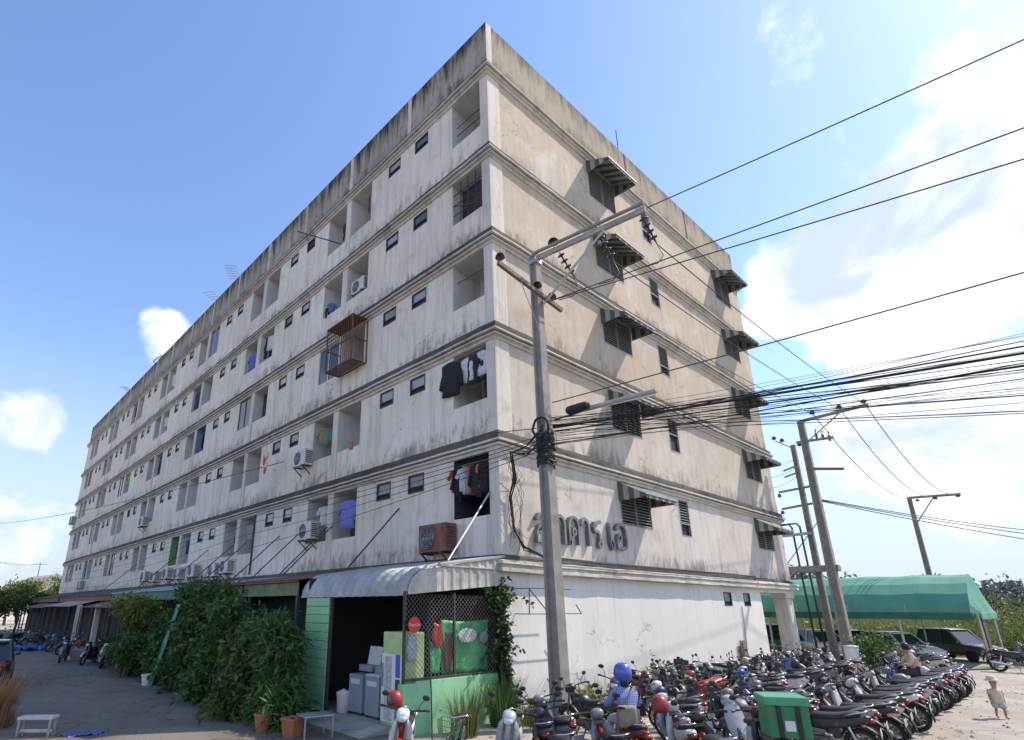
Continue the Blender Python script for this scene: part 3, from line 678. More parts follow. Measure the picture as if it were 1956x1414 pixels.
# ============================================================ lean-to sheds further along the alley
M_fascia = mat('mossy_green_sheet', (.16,.22,.11), .8, var=.25, vs=2, dirt=.3)
M_tile = mat('rusty_red_sheet', (.22,.09,.06), .8, var=.3, dirt=.3)
M_bluesh = mat('pale_blue_sheet', (.28,.40,.48), .5, var=.15, dirt=.2); M_tealw = mat('teal_board', (.07,.22,.16), .7, var=.2, dirt=.3)
M_brownsh = mat('brown_sheet', (.13,.10,.08), .8, var=.3, dirt=.3)
def shed(y0, y1, xe, ze, roofm, fasm, wallm, label, stays=(), fz=.45, gap=True):
    t = empty('lean_to_shed', (xe/2, (y0+y1)/2, GZ), 0, label, 'shed'); inv = Matrix.Translation((-xe/2, -(y0+y1)/2, -GZ))
    def part(n, mb, m): o = mb.build(n, m, t); o.matrix_parent_inverse = inv
    mb = MB(); n = int((y1-y0)/.12)
    for i in range(n):
        a, b = y0+(y1-y0)*i/n, y0+(y1-y0)*(i+1)/n; ha, hb = (.018 if i % 2 else 0), (.018 if (i+1) % 2 else 0)
        mb.quad((-.02,a,3.46+ha),(-.02,b,3.46+hb),(xe,b,ze+hb),(xe,a,ze+ha)); mb.quad((-.02,a,3.45+ha),(-.02,b,3.45+hb),(xe,b,ze-.01+hb),(xe,a,ze-.01+ha))
    part('roof_sheet', mb, roofm)
    part('eave_trim', MB().bbox(xe-.05,xe+.02,y0,y1,ze-.06,ze-.012,.008), roofm)
    part('fascia', MB().bbox(xe+.03,xe+.08,y0+.05,y1-.05,ze-fz,ze-.07,.008), fasm)
    k = max(2, int((y1-y0)/2.4))
    for i in range(k+1):
        y = y0+.1+(y1-y0-.2)*i/k; part('post', MB().bbox(xe+.05,xe+.15,y-.05,y+.05,GZ,ze-fz,.008), M_conc if not gap else M_framed)
    part('back_wall', MB().box(xe+1.0,xe+1.06,y0,y1,GZ,3.1), wallm)
    for y in stays: part('stay_rod', MB().tube([(-.01,y,5.3),(-2.0,y-.15,3.35)], .024, 6), M_framed)
shed(4.98, 11.9, -3.45, 2.98, M_tile, M_fascia, M_dark, 'lean-to with mossy green fascia and rusty red roof edge behind the shrubs', (9.0, 9.35, 11.6))
shed(11.95, 27.0, -3.55, 2.95, M_bluesh, M_tealw, M_dark, 'lean-to with pale blue roof edge and teal boards half overgrown with leaves', (13.6, 17.2, 18.9, 22.5))
shed(27.05, 44.0, -3.55, 2.90, M_brownsh, M_tile, M_dark, 'long lean-to with brown roof beyond the teal one', (28.0, 37.0), .35)
shed(44.05, 68.0, -3.6, 2.95, M_brownsh, M_brownsh, M_dark, 'farthest brown lean-to at the end of the alley', (), .4)

# low sheet awnings over the far alley frontage
for y0_, y1_, z_, m_, lab in ((21.0,27.5,2.15,M_brownsh,'low brown sheet awning jutting over the alley beside the white posts'),(30.5,40.0,2.2,M_conc,'low grey sheet awning further down the alley'),(41.0,52.0,2.1,M_tile,'low rusty sheet awning near the end of the alley')):
    t = empty('sheet_awning', (-3.6,(y0_+y1_)/2,z_), 0, lab, 'awning'); hw = (y1_-y0_)/2; mb = MB(); n = int(hw*2/.12)
    for i in range(n):
        a, b = -hw+2*hw*i/n, -hw+2*hw*(i+1)/n; ha, hb = (.015 if i % 2 else 0), (.015 if (i+1) % 2 else 0); mb.quad((.05,a,.35+ha),(.05,b,.35+hb),(-1.35,b,hb),(-1.35,a,ha))
    mb.build('sheet', m_, t)
    for yy in (-hw+.2, 0, hw-.2): MB().tube([(-1.3,yy,0),(-1.3,yy,GZ-z_)], .03, 6).build('prop', M_framed, t)

# ============================================================ utility poles and wires
M_pole = mat('pole_concrete', (.27,.25,.225), .9, var=.16, vs=3, bump=.25, bs=60, dirt=.25, dirtcol=(.16,.14,.12))
M_polelight = mat('crossarm_concrete', (.38,.375,.365), .8, var=.15, dirt=.3, dirtcol=(.2,.19,.17))
M_wood = mat('grey_timber', (.20,.165,.13), .9, var=.25, vs=8)
M_ins = mat('brown_porcelain', (.045,.02,.016), .25, var=.2); M_insg = mat('grey_porcelain', (.10,.10,.11), .3)
M_cable = mat('black_cable', (.018,.018,.02), .55); M_wire = mat('weathered_wire', (.06,.06,.065), .6)
def hpole(t, h, wb, wt, m=M_pole, z0=0):
    """H-section spun-taper concrete pole: flanges with a recessed web"""
    def sec(w, z):
        a = w/2; r = a*.42; g = a*.22
        return [(-a,-a,z),(a,-a,z),(a,-a+g*2,z),(a-r,-a+g*2.6,z),(a-r,a-g*2.6,z),(a,a-g*2,z),(a,a,z),(-a,a,z),(-a,a-g*2,z),(-a+r,a-g*2.6,z),(-a+r,-a+g*2.6,z),(-a,-a+g*2,z)]
    return MB().ring([sec(wb, z0), sec(wb*.5+wt*.5, h*.5), sec(wt, h)]).build('pole_shaft', m, t)
def pin_ins(t, p, s=1., m=None):
    return MB().lathe([(.012,-.12),(.012,0),(.05*s,.0),(.065*s,.03),(.04*s,.05),(.06*s,.08),(.035*s,.11),(.045*s,.14),(.02*s,.17)], n=12).build('insulator', m or M_ins, t), p
def insulator(t, p, s=1., m=None):
    o, _ = pin_ins(t, p, s, m); o.location = p; return o
def string_ins(t, p, d, n=4, s=1., m=None):
    """string of suspension discs starting at p along d"""
    prof = [(.012,0)]
    for i in range(n):
        a = .06+i*.13*s; prof += [(.02,a),(.075*s,a+.03),(.085*s,a+.05),(.03,a+.08)]
    prof += [(.014,.06+n*.13*s+.08)]
    o = MB().lathe(prof, n=12).build('insulator', m or M_ins, t, True); o.location = p
    o.rotation_euler = Vector(d).to_track_quat('Z', 'Y').to_euler(); return o
up = empty('utility_pole', (0,-1.7,GZ), 0, 'near concrete utility pole with one-sided top arm, wrapped in black cable', 'utility pole')
PT = 12.75                                                     # pole top above its foot
hpole(up, PT, .36, .235); 
u = lambda x, y, z: (x, y+1.7, z-GZ)
mb = MB(); a0, a1 = u(.02,-1.66,12.18), u(.50,-5.02,12.22)
mb.bar(a0, a1, .10, .14); o1 = mb.build('top_arm', M_polelight, up)
mb = MB(); mb.bar(u(-.10,-1.70,12.30), u(.36,-5.05,12.33), .07, .07); mb.build('top_arm_rail', M_pole, up)
MB().tube([u(.04,-1.86,10.55),u(.30,-3.9,12.12)], .035, 8).build('brace', M_steel, up)
MB().bbox(-.15,.15,-.15,.15,PT-.34,PT-.2,.01).build('collar', M_steel, up)
for fr_, dz in ((.24,-.1),(.60,-.1),(.96,-.1)):
    p = Vector(a0).lerp(Vector(a1), fr_); string_ins(up, (p.x+.05, p.y, p.z+dz), (1,.02,-.75), 4, 1.5)
insulator(up, Vector(a0).lerp(Vector(a1), .20)+Vector((0,0,.24)), 2.6)
wa, wb = u(-1.95,-1.97,11.02), u(.80,-1.97,10.62)
MB().bar(wa, wb, .10, .12).build('timber_arm', M_wood, up)
for fr_ in (.03,.60,.84): insulator(up, Vector(wa).lerp(Vector(wb), fr_)+Vector((0,0,.17)), 2.1)
MB().tube([Vector(wa).lerp(Vector(wb),.32),u(-.12,-1.86,9.55)], .015, 6).build('arm_stay', M_steel, up)
# notices pasted on the shaft, and step holes
MB().bbox(.172,.176,-.09,.09,1.85-GZ-.45,2.65-GZ-.45,.0015).build('notice', M_white, up)
for i in range(38): 
    z = .7+i*.27; MB().bbox(.34/2*(1-z/PT*.33)+.0,.34/2*(1-z/PT*.33)+.006,-.025,.025,z,z+.05,.002).build('step_hole', M_black, up)
# coil, splice closure and lashings
MB().tube([(-.24+.02*math.sin(i), -.05+.26*math.cos(2*math.pi*i/24), 7.25+.26*math.sin(2*math.pi*i/24)) for i in range(25)], .035, 7).build('cable_coil', M_cable, up)
MB().lathe([(.02,-.36),(.10,-.33),(.115,-.1),(.115,.22),(.10,.30),(.05,.34)], n=14, axis='Y').build('splice_closure', M_cable, up).location = (.12,-1.0,7.62)
rr = random.Random(5)
mb = MB()
for i in range(26):
    a = rr.uniform(0, 6.28); z = rr.uniform(6.35, 7.05); pts = []
    for j in range(10): 
        b = a+j*.75; r_ = .21+rr.uniform(0,.05); pts.append((r_*math.cos(b), r_*math.sin(b), z+rr.uniform(-.07,.07)+j*rr.uniform(-.03,.03)))
    mb.tube(pts, rr.uniform(.012,.024), 5)
mb.build('cable_lashing', M_cable, up)
# street lamp arm
sl = empty('street_lamp', (.05,-2.0,7.05), 0, 'long tubular street lamp fixed to the near pole above the cables', 'street lamp')
MB().tube([(0,0,-.05),(.10,-.55,.0),(.16,-.85,.03)], .022, 6).build('lamp_arm', M_framed, sl)
MB().loft([(-.95,0,.02,.03),(-.93,0,.08,.06),(.93,0,.08,.06),(.95,0,.02,.03)], 10).build('lamp_housing', M_polelight, sl)
sl.children[-1].rotation_euler = (0, R(-2), R(-80)); sl.children[-1].location = (.33,-1.75,.10)
MB().tube([(.17,-.85,.045),(.49,-2.66,.045)], .028, 8).build('lamp_tube', M_white, sl)

def span(p, q, sag, r, m=M_wire, n=18, seg=5):
    p, q = Vector(p), Vector(q)
    return MB().tube([p.lerp(q, i/n)-Vector((0,0,4*sag*(i/n)*(1-i/n))) for i in range(n+1)], r, seg, cap=False)
def wire(name, p, q, sag, r, label, cat, group=None, m=None, n=18):
    return tag(span(p, q, sag, r, n=n).build(name, m or M_wire, None, True), label, cat, group)
def ext(p, q, k): p, q = Vector(p), Vector(q); return p+(q-p)*k
# spans crossing over the lane to the right of the camera
for (p, q, lab) in (((.55,-5.05,12.28),(2.14,-12.17,12.93),'topmost single power line crossing the sky from the near pole'),
                    ((.45,-1.97,10.85),(2.05,-11.74,11.01),'second power line from the top, leaving the timber arm to the right'),
                    ((.05,-1.97,10.6),(2.02,-11.59,10.36),'third power line from the top, just under the second'),
                    ((.15,-1.9,7.55),(1.91,-11.08,8.12),'single cable running alone between the power lines and the cable bundle')):
    wire('power_line', p, ext(p, q, 4.2), .25, .016, lab, 'wire', 'lines crossing the lane', n=24)
rr = random.Random(11)
for i in range(30):
    z0 = 6.25+rr.random()*.85; z1 = (7.40-1.65*i/29) if i % 2 == 0 else rr.gauss(6.72,.36)
    p = (rr.uniform(-.1,.2), -1.9, z0); q = (1.84+rr.uniform(-.25,.25), -10.75, z1)
    wire('telecom_cable', p, ext(p, q, 4.0), rr.uniform(.35,1.1), rr.choice((.005,.006,.008,.011)), 'thin black telecom cable in the dense bundle leaving the near pole to the right', 'cable', 'telecom bundle', M_cable, 24)
p, q = (.1,-1.9,6.82), (1.84,-10.75,6.86)
wire('thick_cable', p, ext(p, q, 4.0), .55, .030, 'thickest black cable in the middle of the bundle', 'cable', None, M_cable, 24)
for dz_, lab in ((.16,'second thickest black cable just above the thickest one'),(-.2,'heavy black cable just below the thickest one')):
    p, q = (.1,-1.9,6.8+dz_*.4), (1.84,-10.75,6.86+dz_); wire('thick_cable', p, ext(p, q, 4.0), .6, .018, lab, 'cable', None, M_cable, 24)
# conductors from the top arm to the next pole
PA = (24.3,-1.53)
for fr_, qy, lab in ((.24,-2.19,'inner conductor from the near top arm down to the transformer pole'),(.60,-3.45,'middle conductor from the near top arm down to the transformer pole'),(.96,-4.58,'outer conductor from the near top arm down to the transformer pole')):
    a = Vector(a0).lerp(Vector(a1), fr_); s_ = Vector((a.x+.75, a.y-1.7, a.z+GZ-.66))
    wire('conductor', s_, (PA[0],qy,12.85), .25, .016, lab, 'wire', 'conductors to the transformer pole')
    tag(MB().tube([s_+Vector((-.1,0,.05)), s_+Vector((-.05,-.15,-.45)), s_+Vector((-.35,-.1,-.8)), s_+Vector((-.75,.1,-1.0))], .014, 5).build('jumper_lead', M_cable, None, True), 'short drooping jumper lead under the '+('inner','middle','outer')[(.24,.60,.96).index(fr_)]+' insulator string of the near pole', 'cable', 'jumper leads')
# service drops to the building corner and along the cornice
rr = random.Random(2)
for i in range(6):
    p = (-.1,-1.75,6.4+i*.1); 
    tag(MB().tube([p, (-.05,-1.1,6.15+i*.06+rr.uniform(-.1,.1)), (.12+rr.uniform(0,.1),-.33,6.45+rr.uniform(-.1,.15)), (.25+i*.03,-.30,5.7), (.30+rr.uniform(-.06,.06),-.12,5.2), (.38+rr.uniform(-.05,.05),-.14,4.3), (.5+i*.02,-.32,3.75+rr.uniform(-.05,.1)), (1.3+rr.uniform(0,.4),-.34,3.55+rr.uniform(-.1,.1)), (3+i*.6,-.33,3.56+rr.uniform(-.06,.06)), (8+i,-.32,3.58+rr.uniform(-.05,.05)), (17,-.32,3.52+i*.02)], .012+.004*(i % 3), 5).build('service_drop', M_cable, None, True), 'black service cable dropping down the building corner and along the lowest cornice', 'cable', 'service drops at the corner')
for i in range(9):
    a = rr.uniform(-.2,.3); pts = [(.1+a,-.28,6.3+rr.uniform(-.1,.2))]
    for j in range(6): pts.append((.30+rr.uniform(-.25,.45), -.16-rr.uniform(0,.2), 6.1-j*.45+rr.uniform(-.2,.2)))
    tag(MB().tube(pts, .007, 4).build('loose_cable', M_cable, None, True), 'thin loose cable tangled at the building corner below the second cornice', 'cable', 'loose cables at the corner')
# lines running along the alley side
for i, (zc, xo, lab) in enumerate(((6.75,-.45,'uppermost cable strung along the alley facade'),(6.4,-.5,'second cable strung along the alley facade'),(6.05,-.6,'third cable strung along the alley facade'),(5.5,-.6,'fourth cable strung along the alley facade'),(4.7,-.7,'lowest cable strung along the alley facade'))):
    wire('facade_cable', (-.1,-1.6,6.6-i*.1), (xo,12+i*1.5,zc), .15, .011, lab, 'cable', 'cables along the alley facade', M_cable)
    wire('facade_cable', (xo,12+i*1.5,zc), (xo-.4,70,zc-.3), .7, .011, lab+', far stretch', 'cable', 'cables along the alley facade', M_cable)
tag(MB().tube([(-.42,0,6.98),(-.40,-.25,6.95),(-.1,-1.5,6.85)], .013, 5).build('corner_cable', M_cable, None, True), 'black cable wrapped round the building corner above the lowest loggias', 'cable')
wire('alley_line', (-.45,12.9,8.6), (-10.5,120,16), 1.2, .02, 'thin line crossing the alley facade towards the left edge of the sky', 'wire')

# ---- transformer pair at the far end of the lot
def arm(t, p, q, w, m, name='crossarm'): return MB().bar(p, q, w, w*1.2).build(name, m, t)
tp = empty('transformer_pole', (PA[0],PA[1],GZ), 0, 'tall concrete pole behind the motorcycles with a crossarm of three insulators', 'utility pole')
hpole(tp, 11.3, .40, .26); tp.scale = (1.19,1.19,1.149)
arm(tp, (-.05,.0,11.28), (.0,-2.75,11.42), .11, M_pole)
for y in (-.55,-1.65,-2.6): insulator(tp, (0,y,11.55), 2.0, M_insg)
MB().tube([(.02,-.1,10.2),(0,-1.6,11.3)], .03, 6).build('brace', M_pole, tp)
for y, z in ((-.5,10.5),(-.75,10.35),(-1.0,10.25)):
    MB().lathe([(.02,-.2),(.05,-.18),(.06,.1),(.03,.14),(.02,.3)],n=10).build('fuse_cutout', M_insg, tp).location = (.1,y,z)
    MB().tube([(.12,y,z+.3),(.2,y-.12,z+.15),(.15,y-.16,z-.25)], .012, 5).build('fuse_lead', M_cable, tp)
arm(tp, (-.05,.35,10.25), (.05,-1.15,10.2), .09, M_pole)
arm(tp, (-.1,.15,8.85), (.0,-1.3,8.6), .10, M_wood)
tq = empty('transformer_pole', (25.2,-.66,GZ), 0, 'slimmer concrete pole standing left of the crossarm pole by the passage', 'utility pole')
hpole(tq, 10.7, .30, .2); tq.scale = (1.15,1.15,1.113)
MB().tube([(0,.0,10.5),(.0,.55,10.95),(0,.75,11.1)], .03, 6).build('top_bracket', M_pole, tq)
for y, z in ((.45,11.0),(.8,11.2),(-.3,10.6)): insulator(tq, (0,y,z), 1.9, M_insg)
for z in (9.55,9.2): string_ins(tq, (0,.08,z), (0,1,-.25), 5, .8, M_insg)
for z, y0, y1 in ((8.3,1.05,-.7),(7.4,1.05,-.35)):
    arm(tq, (0,y0,z), (0,y1,z+.12), .085, M_pole); insulator(tq, (0,y0,z-.25), 1.6, M_insg)
pf = empty('transformer_platform', (24.75,-.6,GZ), 0, 'horizontal concrete platform beams slung between the two transformer poles', 'platform')
pf.scale = (1.15,1.15,1.07)
MB().bar((-.2,1.0,4.42),(-.3,-1.1,4.42),.28,.30).build('beam', M_pole, pf); MB().bar((.35,1.0,4.42),(.25,-1.0,4.42),.22,.26).build('beam', M_pole, pf)
MB().bar((0,1.3,6.2),(0,-.3,6.25),.10,.14).build('cross_rail', M_polelight, pf)
for y in (.60,.25):
    MB().tube([(0,y+.9,6.75),(0,y+.45,6.8),(0,y+.12,6.8),(0,y,6.6),(0,y-.08,0)], .045, 8).build('riser_pipe', M_framed, pf, True)
MB().tube([(.2,1.3,4.6),(.2,-.9,7.3)], .02, 6).build('guy_rod', M_framed, pf)
ff = empty('far_pole', (50,-1.85,GZ), 0, 'distant concrete pole with a T crossarm beyond the green canopy', 'utility pole')
hpole(ff, 11.8, .42, .3); arm(ff, (0,.05,11.75), (0,-3.3,11.6), .16, M_pole); MB().tube([(0,-.1,9.6),(0,-1.6,11.6)], .05, 6).build('brace', M_pole, ff)
for y in (-.5,-1.7,-3.1): insulator(ff, (0,y,11.4), 2.6, M_insg)
for y, y2, lab in ((-.55,-2.3,'inner conductor'),(-1.65,-3.5,'middle conductor'),(-2.6,-4.9,'outer conductor')):
    wire('conductor', (PA[0],PA[1]+y*1.19,12.9), (50,y2,11.25), 1.6, .022, lab+' from the transformer pole to the distant pole', 'wire', 'conductors to the distant pole')
for i, (z0, z1, lab) in enumerate(((7.0,8.6,'upper cable'),(6.95,7.4,'middle cable'),(6.9,5.6,'lower cable'))):
    wire('far_cable', (PA[0]+.2,PA[1]-.2,z0+.95), (80,-22-i*2,z1), 1.0, .03, lab+' running from the transformer pole across the distant right sky', 'cable', 'cables across the distant sky', M_wire)
for i in range(3):
    wire('building_feed', (25.2,-.6,9.6+.5*i), (22.6,.1,8.6+.6*i), .1, .014, ('lower','middle','upper')[i]+' feed wire from the slim pole to the building edge', 'wire', 'feeds to the building')

# ============================================================ air conditioners, laundry and other things on the facade
M_acw = mat('ac_cream', (.55,.545,.51), .55, var=.08, dirt=.3); M_acrust = mat('ac_rust', (.20,.085,.06), .8, var=.35, vs=5, dirt=.3)
def ac_meshes(w=.85, h=.58, d=.32):
    a = MB().bbox(-d,0,-w/2,w/2,0,h,.02).mesh('casing')
    f = MB().lathe([(.02,-d-.012),(.22,-d-.012),(.235,-d-.004),(.235,-d+.002)], (0,w*.14,h/2), 20, 'X').mesh('fan_recess')
    g = MB()
    for r in (.07,.12,.17,.215): g.tube([(-d-.016, w*.14+r*math.cos(2*math.pi*i/20), h/2+r*math.sin(2*math.pi*i/20)) for i in range(21)], .005, 4)
    for i in range(8): g.bar((-d-.016,w*.14,h/2),(-d-.016,w*.14+.22*math.cos(i*math.pi/4),h/2+.22*math.sin(i*math.pi/4)),.006)
    b = MB()
    for y in (-w*.36,w*.36): b.bar((-d-.05,y,-.02),(.0,y,-.02),.035); b.bar((-d,y,-.03),(.0,y,-.30),.03)
    s = MB()
    for i in range(7): s.box(-d+.04,-.04,-w/2-.006,-w/2+.002,.08+i*.065,.11+i*.065)
    return a, f, g.mesh('fan_grille'), b.mesh('bracket'), s.mesh('side_vent')
ACM = ac_meshes(); ACR = tuple(m.copy() for m in ACM)
def ac(x, y, z, label, rusty=False, rz=0, s=1.):
    M = ACR if rusty else ACM; t = empty('air_conditioner', (x,y,z), rz, label, 'air conditioner', 'outdoor air conditioners'); t.scale = (s,s,s)
    for nm, me, m in zip(('casing','fan_recess','fan_grille','bracket','side_vent'), M, (M_acrust if rusty else M_acw, M_black, M_steel, M_framed, M_framed)): obj(nm, me, m, t)
    return t
zf = lambda k: ZC[k]
ac(-.06, 2.35, 3.78, 'rusty red-brown air conditioner on the cornice left of the dark blue loggia', True, 0, 1.45)
ac(-.02, 10.55, 4.85, 'cream air conditioner below the lowest loggia left of the blue shirt', s=1.25)
ac(-.02, 11.55, 8.15, 'cream air conditioner jutting out under the second-floor loggia pair', s=1.25)
ac(.35, 8.15, ZC[3]+1.30, 'white air conditioner standing in a fourth-floor loggia beside a pillar', s=1.15)
for i, (y, z, lab) in enumerate(((18.9,3.85,'cream air conditioner on a low bracket below the lowest loggia right of the tall pipe'),(20.6,3.75,'air conditioner low on the alley wall, second from the pipe'),(23.8,3.85,'air conditioner low on the alley wall, third from the pipe'),(26.4,3.8,'air conditioner low on the alley wall, fourth from the pipe'),(28.6,3.9,'air conditioner low on the alley wall, fifth from the pipe'),(31.2,3.8,'air conditioner low on the alley wall, sixth from the pipe'),(33.6,3.9,'air conditioner low on the alley wall, seventh from the pipe'))):
    ac(-.03, y, z, lab, s=1.2)
ac(-.03, 36.4, 8.0, 'air conditioner on brackets in the middle of the alley facade, second row', s=1.3)
ac(-.03, 55.6, 3.9, 'small distant air conditioner near the far end, lowest row', s=1.3)
ac(-.03, 67.9, 11.5, 'distant air conditioner at the far edge of the facade', s=1.5)
MB_pipe = MB().tube([(-.05,16.4,6.6),(-.05,16.42,3.7)], .045, 8).build('drain_pipe', M_framed, bld)
# brown steel cage over a third-floor loggia
t = empty('window_cage', (0, 7.15, ZC[2]+1.0), 0, 'rusty brown steel cage bolted over a third-floor loggia', 'cage')
cw, ch, cd = 2.0, 2.0, .75
mb = MB()
for y in (0, cw):
    for x in (-cd, -.02): mb.bar((x,y,0),(x,y,ch),.05)
for z in (0, ch*.5, ch): mb.bar((-cd,0,z),(-cd,cw,z),.045); mb.bar((-cd,0,z),(-.02,0,z),.04); mb.bar((-cd,cw,z),(-.02,cw,z),.04)
mb.build('frame', M_rust, t)
for i in range(1, 12): MB().bar((-cd,cw*i/12,0),(-cd,cw*i/12,ch),.016).build('bar', M_rust, t)
for i in range(1, 4):
    for y in (0, cw): MB().bar((-cd+cd*i/4,y,0),(-cd+cd*i/4,y,ch),.016).build('bar', M_rust, t)
for i in range(6): MB().box(-cd+.13*i,-cd+.13*i+.09,.03,cw-.03,.01,.03).build('floor_slat', M_rust, t)
MB().box(-cd-.05,0,-.05,cw+.05,ch+.01,ch+.03).build('cage_roof', M_rust, t)
# glazed loggia to its left
def glazed(k, i, m=M_alu):
    y0, y1 = log_y[i]; z0, z1 = ZC[k]+1.16, ZC[k+1]-.58; w, h = y1-y0, z1-z0; mb = MB()
    for a in ((0,w,0,.05),(0,w,h-.05,h),(0,.05,.05,h-.05),(w-.05,w,.05,h-.05),(w/2-.03,w/2+.03,.05,h-.05)): mb.box(.02,.08,a[0],a[1],a[2],a[3])
    o = obj('sliding_window', mb.mesh('sliding_window'), m, bld, (0, y0, z0)); obj('pane', MB().box(.045,.055,.05,w-.05,.05,h-.05).mesh('pane'), M_glassd, o)
glazed(2, 2); glazed(4, 5)
for k, i in ((2,4),(1,12),(3,13),(0,9),(2,10)): glazed(k, i, M_framed)
def dark_fill(k, i, m):
    y0, y1 = log_y[i]; z0, z1 = ZC[k]+1.16, ZC[k+1]-.58
    o = MB().box(.5,.52,y0+.02,y1-.02,z0,z1-.02).build('fill_panel', m, bld); return o  # plain dark panel set back inside the loggia
M_fill = mat('dark_fill_panel', (.045,.042,.04), .8, var=.3, vs=6)
for k, i in ((3,0),(2,3),(1,8),(0,10),(3,14),(0,14),(1,13),(2,12)): dark_fill(k, i, M_fill)
# iron grille in the fourth-floor corner loggia
y0, y1 = log_y[0]; z0, z1 = ZC[3]+1.16, ZC[4]-.58
g = MB()
for i in range(1,4): g.bar((.06,y0+(y1-y0)*i/4,z0),(.06,y0+(y1-y0)*i/4,z1),.025)
for i in range(1,4): g.bar((.06,y0,z0+(z1-z0)*i/4),(.06,y1,z0+(z1-z0)*i/4),.025)
g.bar((.04,y0,z0+.2),(.04,y1,z0+.9),.03); g.build('grille', M_framed, bld)
for k, zs in ((4,(.75,1.15)),(2,(1.2,))):
    for zz in zs: tag(MB().tube([(.25,y0-.0,ZC[k]+1.16+zz),(.25,y1,ZC[k]+1.2+zz)], .018, 6).build('laundry_rail', M_framed), 'bare laundry rail in the empty '+('fifth' if k == 4 else 'third')+'-floor corner loggia'+(', upper one' if zz == 1.15 else ''), 'rail', 'bare laundry rails')
tag(MB().tube([(-1.3,12.0,ZC[4]+2.5),(.3,9.9,ZC[4]+1.3)], .03, 6).build('bamboo_pole', M_framed), 'dark pole poking out of a top-floor loggia', 'pole')
# laundry
OUT = {
 'shirt': [(-.10,0),(.10,0),(.30,-.07),(.40,-.34),(.29,-.39),(.24,-.22),(.25,-.78),(-.25,-.78),(-.24,-.22),(-.29,-.39),(-.40,-.34),(-.30,-.07)],
 'jacket': [(-.10,0),(.10,0),(.30,-.06),(.42,-.70),(.30,-.74),(.25,-.30),(.28,-.95),(-.28,-.95),(-.25,-.30),(-.30,-.74),(-.42,-.70),(-.30,-.06)],
 'trousers': [(-.20,0),(.20,0),(.24,-.5),(.22,-1.05),(.05,-1.05),(.02,-.42),(-.02,-.42),(-.05,-1.05),(-.22,-1.05),(-.24,-.5)],
 'towel': [(-.28,0),(.28,0),(.27,-.9),(-.27,-.9)],
}
def garment(kind, x, y, z, col, label, rz=0, s=1.):
    m = mat('cloth_%02d%02d%02d' % tuple(int(c*99) for c in col), col, .9, var=.18, vs=14)
    bm = bmesh.new(); vs_ = [bm.verts.new((0, p[0]*s, p[1]*s)) for p in OUT[kind]]; f = bm.faces.new(vs_)
    r_ = bmesh.ops.extrude_face_region(bm, geom=[f]); 
    for v in r_['geom']:
        if isinstance(v, bmesh.types.BMVert): v.co.x += .05*s
    bmesh.ops.triangulate(bm, faces=list(bm.faces)); bmesh.ops.subdivide_edges(bm, edges=list(bm.edges), cuts=2, use_grid_fill=True)
    ph = random.random()*6
    for v in bm.verts: v.co.x += .045*math.sin(v.co.y*22+ph)*min(1, -v.co.z*2.2)+.02*math.sin(v.co.z*9+ph); v.co.y += .012*math.sin(v.co.z*13+ph)
    bmesh.ops.recalc_face_normals(bm, faces=bm.faces); me = bpy.data.meshes.new('garment'); bm.to_mesh(me); bm.free()
    me.polygons.foreach_set('use_smooth', [True]*len(me.polygons))
    t = empty('hanging_'+kind, (x,y,z), rz, label, {'shirt':'shirt','jacket':'jacket','trousers':'trousers','towel':'towel'}[kind], 'laundry on the loggias')
    obj('garment', me, m, t); MB().tube([(.02,-.12*s,-.03),(.02,0,.04),(.02,.12*s,-.03)], .006, 4).tube([(.02,0,.04),(.02,.0,.10),(.02,.03,.12)], .005, 4).build('hanger', M_steel, t)
zt1 = ZC[1]-.85; zt2 = ZC[2]-.78
tag(MB().tube([(.12,.3,zt1+.12),(.12,2.1,zt1+.12)], .015, 6).build('laundry_rail', M_steel), 'steel laundry rail full of clothes in the dark blue corner loggia', 'rail')
tag(MB().tube([(.02,.3,zt2+.12),(.02,2.1,zt2+.12)], .015, 6).build('laundry_rail', M_steel), 'laundry rail with dark clothes in the second-floor corner loggia', 'rail')
for y, kind, col, lab, rz_ in ((1.95,'trousers',(.05,.07,.11),'faded denim trousers at the left end of the corner rail',20),(1.78,'shirt',(.45,.06,.04),'red shirt behind the denim at the left of the corner rail',62),(1.62,'jacket',(.02,.022,.03),'black jacket left of the pale shirt on the corner rail',55),(1.42,'shirt',(.62,.66,.70),'pale short-sleeved shirt in the middle of the corner rail',50),(1.26,'towel',(.50,.49,.47),'grey towel beside the pale shirt on the corner rail',64),(1.12,'towel',(.30,.30,.30),'darker grey towel on the corner rail',66),(1.00,'towel',(.75,.08,.04),'bright orange-red towel on the corner rail',58),(.86,'jacket',(.03,.035,.045),'black shirt right of the orange towel',62),(.72,'trousers',(.025,.03,.04),'black trousers near the right of the corner rail',50),(.60,'shirt',(.55,.18,.07),'orange shirt at the right end of the corner rail',74),(.50,'jacket',(.02,.02,.025),'black jacket at the right end of the corner rail',55)):
    garment(kind, .10, y, zt1, col, lab, R(rz_), .95)
for y, kind, col, lab, s in ((1.92,'jacket',(.018,.02,.03),'black jacket hanging out over the sill of the second-floor corner loggia',1.25),(1.25,'shirt',(.60,.62,.64),'white striped shirt in the second-floor corner loggia',1.1),(.98,'trousers',(.03,.035,.05),'black trousers in the second-floor corner loggia',.95),(.62,'shirt',(.50,.56,.66),'pale blue shirt at the right of the second-floor corner loggia',1.05),(.72,'trousers',(.02,.02,.03),'dark trousers at the right of the second-floor corner loggia',.95)):
    garment(kind, -.12 if kind == 'jacket' else .02, y, zt2, col, lab, R(random.uniform(-15,35)), s)
garment('shirt', .05, 8.0, ZC[1]-.95, (.16,.20,.55), 'blue shirt hanging in the lowest loggia beside the pillar', R(15), 1.45)
